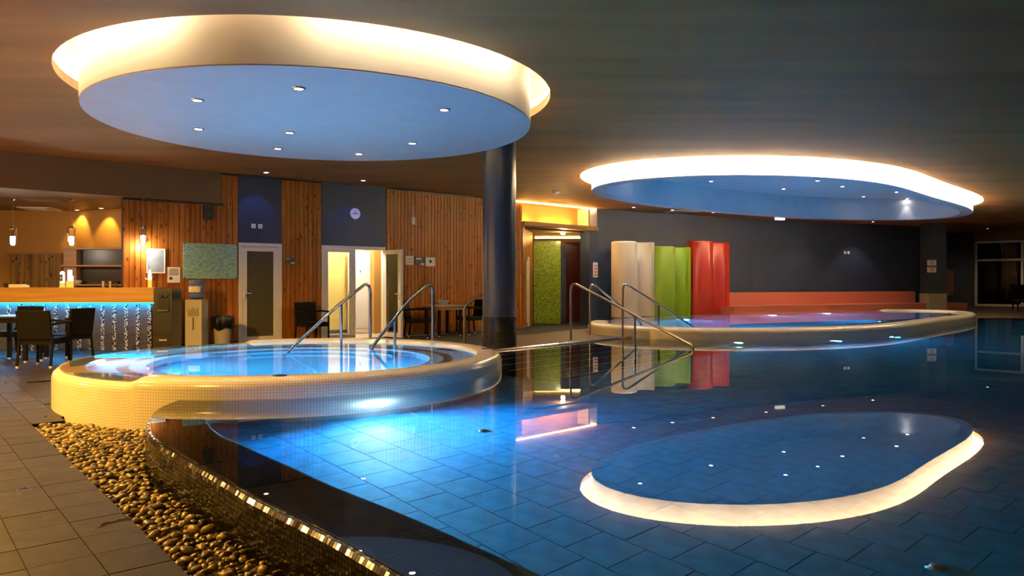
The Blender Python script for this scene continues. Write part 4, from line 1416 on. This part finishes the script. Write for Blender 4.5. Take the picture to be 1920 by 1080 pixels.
for i in range(32):
    a = 2 * PI * i / 32
    w_ = 1 + .06 * math.sin(5 * a) + .04 * math.sin(9 * a + 1)
    rows.append([(.12 * math.cos(a), .12 * math.sin(a), .40), (.15 * w_ * math.cos(a), .15 * w_ * math.sin(a), .56), (.195 * w_ * math.cos(a), .195 * w_ * math.sin(a), .60 + .012 * math.sin(7 * a)),
                 (.215 * w_ * math.cos(a), .215 * w_ * math.sin(a), .55), (.205 * w_ * math.cos(a), .205 * w_ * math.sin(a), .45), (.19 * w_ * math.cos(a), .19 * w_ * math.sin(a), .36 + .03 * math.sin(4 * a))])
b.grid(rows, True, True); b.build('bag', M['bag'], t)


# ------------------------------------------------------------------ chairs and tables
def chair():
    o = bpy.data.objects.new('wicker_armchair', None); COL.objects.link(o); o.empty_display_size = .1
    def leg(x, y, dx, dy, h_):
        l = MB(); l.tube([(x + dx, y + dy, .03), (x + dx * .3, y + dy * .3, h_ * .6), (x, y, h_)], .021, 8)
        q = l.build('leg', M['wicker'], o)
        MB().lathe([(.001, 0), (.02, 0), (.022, .03), (.001, .03)], 10, (x + dx, y + dy)).build('foot_cap', M['foot'], q)
    # faces -y: front legs at y=-.24
    leg(-.245, -.25, 0, 0, .64); leg(.245, -.25, 0, 0, .64); leg(-.235, .24, 0, .05, .46); leg(.235, .24, 0, .05, .46)
    b_ = MB(); b_.box(-.25, .25, -.26, .25, .34, .43); b_.build('seat', M['wicker'], o)
    b_ = MB(); b_.cbox((0, .285, .63), .47, .04, .42, 0, -.14); b_.build('backrest', M['wicker'], o)
    for s_ in (-1, 1):
        b_ = MB(); b_.tube([(s_ * .245, -.27, .645), (s_ * .255, 0, .655), (s_ * .24, .27, .635)], .02, 8); b_.build('armrest', M['wicker'], o)
    return o


chairs = [((-6.985, 11.13, 0), PI + .06, 'dark wicker armchair seen from behind at the table by the bar', 0),
          ((-7.18, 12.0, 0), -PI / 2 - .25, 'dark wicker armchair side-on with its back to the whirlpool', 0),
          ((-8.42, 12.66, 0), -.1, 'dark wicker armchair on the bar side of the table, mostly hidden', 0),
          ((-8.52, 11.5, 0), PI / 2 + .1, 'dark wicker armchair cut off by the left edge of the picture', 0),
          ((-4.18, 15.55, 0), AA + .1, 'dark wicker armchair alone between the two white doors', 1),
          ((-2.12, 16.95, 0), PI / 2 - .1, 'dark wicker armchair left of the small table by the pine wall', 1),
          ((-1.0, 18.15, 0), -PI / 2 + .7, 'dark wicker armchair right of the small table near the column', 1)]
pc = chair()
for i, (l_, r_, lab, g) in enumerate(chairs):
    o = pc if i == 0 else copy_tree(pc)
    o.location = l_; o.rotation_euler = (0, 0, r_)
    tag(o, lab, 'chair', ('armchairs at the bar table', 'armchairs along the pine wall')[g])
for nm, lab, loc_, rz, sz, topm in (('wicker_table', 'dark square wicker table in front of the bar', (-7.9, 11.88, 0), .06, .72, 'blacksatin'), ('side_table', 'small pale topped table against the pine wall', (-1.62, 17.55, 0), AA, .72, 'coolgrey')):
    t = thing(nm, lab, 'table', loc_, rz)
    b = MB(); b.box(-sz / 2, sz / 2, -sz / 2, sz / 2, .70, .725); b.build('table_top', M[topm], t)
    b = MB(); b.box(-sz / 2 + .03, sz / 2 - .03, -sz / 2 + .03, sz / 2 - .03, .62, .70); b.build('apron', M['wicker'] if topm == 'blacksatin' else M['shelfwood'], t)
    for sx in (-1, 1):
        for sy in (-1, 1):
            b = MB(); b.cbox((sx * (sz / 2 - .07), sy * (sz / 2 - .07), .33), .055, .055, .6); lg = b.build('leg', M['wicker'], t)
            MB().lathe([(.001, 0), (.022, 0), (.024, .03), (.001, .03)], 10, (sx * (sz / 2 - .07), sy * (sz / 2 - .07))).build('foot_cap', M['foot'], lg)
t = thing('fruit_bowl', 'blue and white patterned bowl on the small table', 'bowl', (-1.62, 17.5, .725))
MB().lathe([(.001, 0), (.08, 0), (.14, .06), (.16, .11), (.15, .11), (.12, .05), (.001, .02)], 24).build('bowl_body', plain('china_blue', (.45, .5, .65), .2, noise=.5, nscale=30), t)
b = MB(); b.tube([(-2.32, 16.72, 0.01), (-2.62, 17.2, .62)], .015, 8)
tag(b.build('broom_handle', M['counter']), 'thin wooden stick leaning on the wall beside the open door leaf', 'stick')
# loungers in the dark corner
for i, (x, y) in enumerate(((18.6, 27.0), (20.6, 27.2), (22.6, 26.2))):
    t = thing('sun_lounger', ('left', 'middle', 'right')[i] + ' dark lounger standing before the far windows', 'lounger', (x, y, .24), -.5, 'loungers by the far windows')
    b = MB(); b.box(-.35, .35, -1.1, .4, .32, .40); b.build('seat', M['wicker'], t)
    b = MB(); b.cbox((0, .72, .62), .7, .08, .8, 0, -.7); b.build('backrest', M['wicker'], t)
    for sx in (-.3, .3):
        for sy in (-1., .5):
            b = MB(); b.cbox((sx, sy, .16), .05, .05, .32); b.build('leg', M['wicker'], t)


# ------------------------------------------------------------------ wall pieces
def onA(s, y, z): return AO + Matrix.Rotation(AA, 3, 'Z') @ Vector((s, y, z))
def onB(s, y, z): return BO + Matrix.Rotation(BA, 3, 'Z') @ Vector((s, y, z))


t = thing('printed_board', 'large sea green printed glass board above the water cooler', 'board', onA(1.56, -.02, 1.68), AA)
b = MB(); b.box(-.515, .515, -.012, .012, -.35, .35); b.build('panel', M['board'], t)
b = MB()
for x in (-.5, .5):
    for z in (-.33, .33): b.cbox((x, -.014, z), .02, .01, .02)
b.build('fixing', M['steel'], t)
t = thing('poster_frame', 'white framed bluish poster below the right pendant lamp', 'poster', onA(.555, -.015, 1.665), AA)
b = MB(); b.box(-.155, .155, -.008, .01, -.225, .225); b.build('print', M['screenblue'], t)
b = MB(); b.box(-.165, -.145, -.016, .01, -.235, .235); b.box(.145, .165, -.016, .01, -.235, .235); b.box(-.145, .145, -.016, .01, .215, .235); b.box(-.145, .145, -.016, .01, -.235, -.215); b.build('frame', M['white'], t)
t = thing('notice_sheet', 'white notice sheet with a dark square pinned beside the poster', 'notice', onA(.875, -.012, 1.40), AA)
b = MB(); b.box(-.115, .115, -.003, .003, -.15, .15); b.build('sheet', M['paper'], t)
b = MB()
for i in range(5): b.box(-.085, .085, -.006, -.003, .11 - i * .028, .12 - i * .028)
b.box(-.08, -.025, -.006, -.003, -.09, -.04); b.build('print', M['ink'], t)
t = thing('loudspeaker', 'small black loudspeaker high on the pine wall', 'speaker', onA(1.49, -.09, 2.64), AA)
b = MB(); b.box(-.085, .085, -.07, .06, -.135, .135); b.build('cabinet', M['black'], t)
b = MB(); b.lathe([(.001, 0), (.05, .004), (.06, 0)], 18); o = b.build('cone', M['blacksatin'], t); o.rotation_euler = (PI / 2, 0, 0); o.location = (0, -.071, -.04)
b = MB(); b.cbox((0, .073, 0), .05, .03, .05); b.build('bracket', M['black'], t)
for i, s in enumerate((2.41, 2.55)):
    t = thing('switch_plate', ('left', 'right')[i] + ' of two small square white plates above the single door', 'switch', onA(s, -.008, 2.42), AA)
    b = MB(); b.box(-.043, .043, -.006, .008, -.045, .045); b.build('plate', M['paper'], t)
    b = MB(); b.box(-.02, .02, -.01, -.006, -.022, .022); b.build('rocker', M['coolgrey'], t)
t = thing('wall_clock', 'round pale clock on the navy panel above the double door', 'clock', onA(4.67, -.01, 2.80), AA)
b = MB(); b.lathe([(.001, .025), (.115, .025), (.12, .03), (.125, .01), (.12, 0)], 32); o = b.build('dial', M['paper'], t); o.rotation_euler = (PI / 2, 0, 0)
b = MB(); b.cbox((.005, -.032, .0), .14, .004, .012); b.cbox((.0, -.032, .03), .01, .004, .07); b.build('hands', M['ink'], t)
t = thing('door_sign', 'narrow dark room sign right of the single door', 'sign', onA(3.18, -.012, 1.715), AA)
b = MB(); b.box(-.10, .10, -.01, .008, -.055, .055); b.build('plate', M['signgrey'], t)
b = MB(); b.box(.01, .1, -.014, -.01, -.055, -.03); b.box(-.09, -.01, -.014, -.01, .03, .042); b.build('print', M['paper'], t)
for lab, s0, s1, z0, z1, m_, kind in (('left white sheet sign beside the open door leaf', .54, .77, 1.67, 1.885, 'paper', 0), ('dark grey room sign between the two white signs', .81, 1.08, 1.70, 1.87, 'signgrey', 1), ('right white sign with a dark round mark', 1.12, 1.40, 1.65, 1.865, 'paper', 2)):
    t = thing('wall_sign', lab, 'sign', onB((s0 + s1) / 2, -.012, (z0 + z1) / 2), BA)
    W_, H_ = (s1 - s0) / 2, (z1 - z0) / 2
    b = MB(); b.box(-W_, W_, -.004, .008, -H_, H_); b.build('plate', M[m_], t)
    b = MB()
    if kind == 0: b.box(-.08, .08, -.008, -.004, .02, .05); b.box(-.06, .08, -.008, -.004, -.04, -.02); b.build('print', M['coolgrey'], t)
    elif kind == 1: b.box(-.11, .04, -.008, -.004, .045, .06); b.box(-.11, .05, -.008, -.004, .02, .035); b.box(.02, .13, -.008, -.004, -.11, -.06); b.build('print', M['paper'], t)
    else:
        b.lathe([(.001, .004), (.036, .004), (.037, 0)], 20); o = b.build('print', M['redink'] if 0 else M['ink'], t); o.rotation_euler = (PI / 2, 0, 0); o.location = (0, -.004, .01)
t = thing('wall_sensor', 'small white box with two thin cables high on the pine wall', 'sensor', onB(.74, -.03, 2.72), BA)
b = MB(); b.box(-.04, .04, -.02, .028, -.09, .09); b.build('housing', M['paper'], t)
b = MB(); b.tube([(-.03, 0, .09), (-.03, .02, .36)], .005, 6); b.tube([(.02, 0, .09), (.02, .02, .36)], .005, 6); b.build('cable', M['coolgrey'], t)
t = thing('notice_sign', 'narrow orange lit notice on the corridor jamb', 'sign', at(1116, 506, 21.95) + Vector((0, 0, 0)), CA)
b = MB(); b.box(-.09, .09, -.02, .01, -.22, .22); b.build('plate', M['paper'], t)
b = MB()
for i in range(4): b.box(-.06, .06, -.024, -.02, -.17 + i * .09, -.13 + i * .09)
b.build('print', M['redink'], t)
p = at(1780, 531, 30.5)
t = thing('fire_hose_cabinet', 'dark red fire hose cabinet in the shadow behind the pillar', 'cabinet', (p.x, p.y, .75), wang + PI / 2 + .2)
b = MB(); b.box(-.28, .28, -.1, .12, 0, 1.05); b.build('body', M['firered'], t)
b = MB(); b.box(-.25, .25, -.115, -.1, .03, 1.02); b.build('door', M['firered'], t)
b = MB(); b.box(-.05, .22, -.12, -.115, .14, .2); b.box(-.12, -.08, -.12, -.115, .84, .92); b.build('print', M['coolgrey'], t)
for i, px in enumerate((1580, 1588)):
    q = at(px, 474, 27.6)
    t = thing('socket_plate', ('left', 'right')[i] + ' of two tiny white plates on the long navy wall', 'switch', (q.x, 25.65 + (q.x - 8.3) * .4494 - .02, q.z), math.atan2(3.55, 7.9))
    b = MB(); b.box(-.05, .05, -.01, .012, -.05, .05); b.build('plate', M['paper'], t)
    b = MB(); b.box(-.02, .02, -.014, -.01, -.02, .02); b.build('rocker', M['coolgrey'], t)
# pool floor inlets
for i, (px, py) in enumerate(((907, 808), (1757, 1064))):
    p = onpool(px, py)
    t = thing('floor_inlet', ('small round steel inlet on the pool floor near the whirlpool', 'round steel inlet on the pool floor in the right foreground')[i], 'pool inlet', (p.x, p.y, PZ + .004))
    MB().lathe([(.001, .03), (.03, .028), (.036, .022), (.028, .02), (.05, .008), (.056, 0)], 20).build('inlet_dome', M['steel'], t)

# ------------------------------------------------------------------ ceiling pieces
ORD = ('first', 'second', 'third', 'fourth', 'fifth', 'sixth', 'seventh', 'eighth', 'ninth', 'tenth')


def downlight(p, label, energy, col, lens, group, spot=110, r=.045, aim=(0, 0, -1)):
    o = thing('downlight', label, 'spotlight', p, 0, group)
    MB().lathe([(r, -.012), (r + .018, -.01), (r + .022, 0)], 18).build('trim_ring', M['alu'], o)
    MB().lathe([(r, -.008), (.001, -.009)], 14).build('lens', lens, o)
    if energy: lamp('SPOT', 'spot_beam', o, (0, 0, -.03), energy, col, .04, spot, aim, .5)


COOL = (1, .93, .9)
g = sorted(((370, 187), (560, 165), (833, 205), (372, 241), (543, 248), (521, 278), (673, 288), (773, 268)))
for i, (px, py) in enumerate(g):
    downlight(on(px, py, DZ), '%s spotlight from the left in the underside of the round drum' % ORD[i], 12, COOL, M['e_down'], 'spotlights in the round drum')
g = sorted(((2.9, 16.84), (4.95, 18.5), (6.47, 17.6), (7.3, 20.0), (7.56, 18.4), (8.66, 19.5), (10.3, 21.8), (11.85, 22.3), (10.7, 20.7)))
for i, (x, y) in enumerate(g):
    downlight(Vector((x, y, 3.78)), '%s spotlight from the left inside the oval drum' % ORD[i], 12, COOL, M['e_down'], 'spotlights in the oval drum', 60)
for i, (px, py) in enumerate(((499, 323), (681, 338))):
    downlight(on(px, py, ZC), ('spotlight above the navy panel of the single door', 'spotlight above the clock and double door')[i], 24, (.05, .22, 1), M['e_down'], 'spotlights over the doors', 62, aim=(-.36, .48, -1))
g = ((3.55, 21.7), (4.85, 22.5), (6.3, 23.3), (8.3, 24.3), (10.7, 25.6), (13.0, 26.8))
for i, (x, y) in enumerate(g):
    warm_ = i in (2, 3, 4)
    downlight(Vector((x, y, ZC)), '%s small ceiling spotlight from the left along the navy wall' % ORD[i], 60 if i < 3 else 90, (1, .85, .7) if not warm_ else (1, .72, .45), M['e_downwarm'] if warm_ else M['e_down'], 'spotlights along the navy wall', 100)
for i, (x, y) in enumerate(((21.5, 29.0), (19.3, 30.2))):  # spotlight pair added to brighten the window frames
    downlight(Vector((x, y, ZC)), ('right', 'left')[i] + ' dim spotlight added to brighten the far windows', 35, (1, .72, .45), M['e_downwarm'], 'added spotlights by the windows', 140)
for i, (px, py) in enumerate(((160, 396), (205, 393))):
    p = on(px, py, 2.84)
    p.y -= .35; p.x += .02
    downlight(p, ('left', 'right')[i] + ' amber spotlight washing the wall behind the bar', 60, (1, .58, .14), M['e_downwarm'], 'spotlights behind the bar', 75, aim=(0, .45, -1))
# grilles
p = on(80, 374, 2.84)
t = thing('vent_grille', 'dark square vent in the bar soffit between two pendants', 'vent', (p.x, p.y, 2.84), .2)
b = MB(); b.box(-.33, .33, -.26, .26, -.012, 0); b.build('panel', M['grille'], t)
b = MB()
for i in range(8): b.box(-.3, .3, -.23 + i * .06, -.20 + i * .06, -.02, -.012)
b.build('slats', M['grille'], t)
p = on(86, 392.5, 2.84)
t = thing('air_diffuser', 'pale square air diffuser in the bar soffit', 'vent', (p.x, p.y - .2, 2.84), .2)
b = MB()
for r_ in (.33, .24, .15):
    b.box(-r_, r_, -r_, -r_ + .04, -.02, 0); b.box(-r_, r_, r_ - .04, r_, -.02, 0); b.box(-r_, -r_ + .04, -r_, r_, -.02, 0); b.box(r_ - .04, r_, -r_, r_, -.02, 0)
b.build('louvre', M['ventwhite'], t)
p = on(1275, 400.5, ZC)
t = thing('air_diffuser', 'wide pale ceiling vent in front of the shower screens', 'vent', (5.25, 23.0, ZC), .5)
b = MB(); b.box(-.45, .45, -.35, .35, -.02, 0); b.build('panel', M['ventwhite'], t)
b = MB(); b.box(-.3, .3, -.22, .22, -.03, -.02); b.build('louvre', M['grille'], t)
t = thing('emergency_light', 'small rectangular emergency light box under the oval drum edge', 'light', (9.0, 25.0, ZC), .42)
b = MB(); b.box(-.17, .17, -.06, .06, -.1, -.01); b.build('housing', M['e_exit'], t)
b = MB(); b.box(-.18, .18, -.065, .065, -.012, 0); b.build('base', M['white'], t)
t = thing('smoke_detector', 'white smoke detector on the ceiling before the corridor', 'detector', on(1042, 360, ZC))
MB().lathe([(.001, -.05), (.05, -.048), (.06, -.02), (.085, -.018), (.09, 0)], 20).build('housing', M['paper'], t)
t = thing('ceiling_grille', 'thin dark slot vent in the ceiling by the corridor cove', 'vent', (1.25, 20.55, ZC), CA)
b = MB(); b.box(-.3, .3, -.06, .06, -.012, 0); b.build('panel', M['grille'], t)

# ------------------------------------------------------------------ warm hall downlights left of the picture, then added standing lamps
for i, (x, y, en_) in enumerate(((-6.4, 6.6, 2300), (-4.6, 3.0, 800), (-9.6, 9.0, 500))):
    o = thing('hall_downlight', ('large warm ceiling downlight left of the whirlpool', 'large warm ceiling downlight left of the pebble strip', 'large warm ceiling downlight in front of the bar soffit')[i], 'lamp', (x, y, ZC), 0, 'warm hall downlights')
    MB().lathe([(.12, -.05), (.15, -.045), (.16, 0)], 24).build('trim_ring', M['alu'], o)
    MB().lathe([(.12, -.03), (.001, -.032)], 20).build('lens', M['e_downwarm'], o)
    lamp('SPOT', 'spot_beam', o, (0, 0, -.08), en_, (1, .54, .09), .1, 165, (0, 0, -1), .3)
for i, (x, y, en_) in enumerate(((-6.3, 4.7, 200), (-9.6, 7.6, 260))):  # unseen standing lamps added to warm the left part of the ceiling
    o = thing('added_floor_lamp', ('added warm standing lamp, out of view left of the pebbles', 'added warm standing lamp, out of view before the bar')[i], 'lamp', (x, y, 0), 0, 'added standing lamps')
    MB().lathe([(.001, .03), (.16, .025), (.17, 0)], 24).build('base', M['black'], o)
    MB().tube([(0, 0, .02), (0, 0, 1.5)], .014, 8).build('pole', M['black'], o)
    MB().lathe([(.17, 1.5), (.11, 1.8)], 24).build('shade', M['e_shade'], o)
    lamp('POINT', 'bulb_light', o, (0, 0, 1.9), en_, (1, .55, .14), .12)
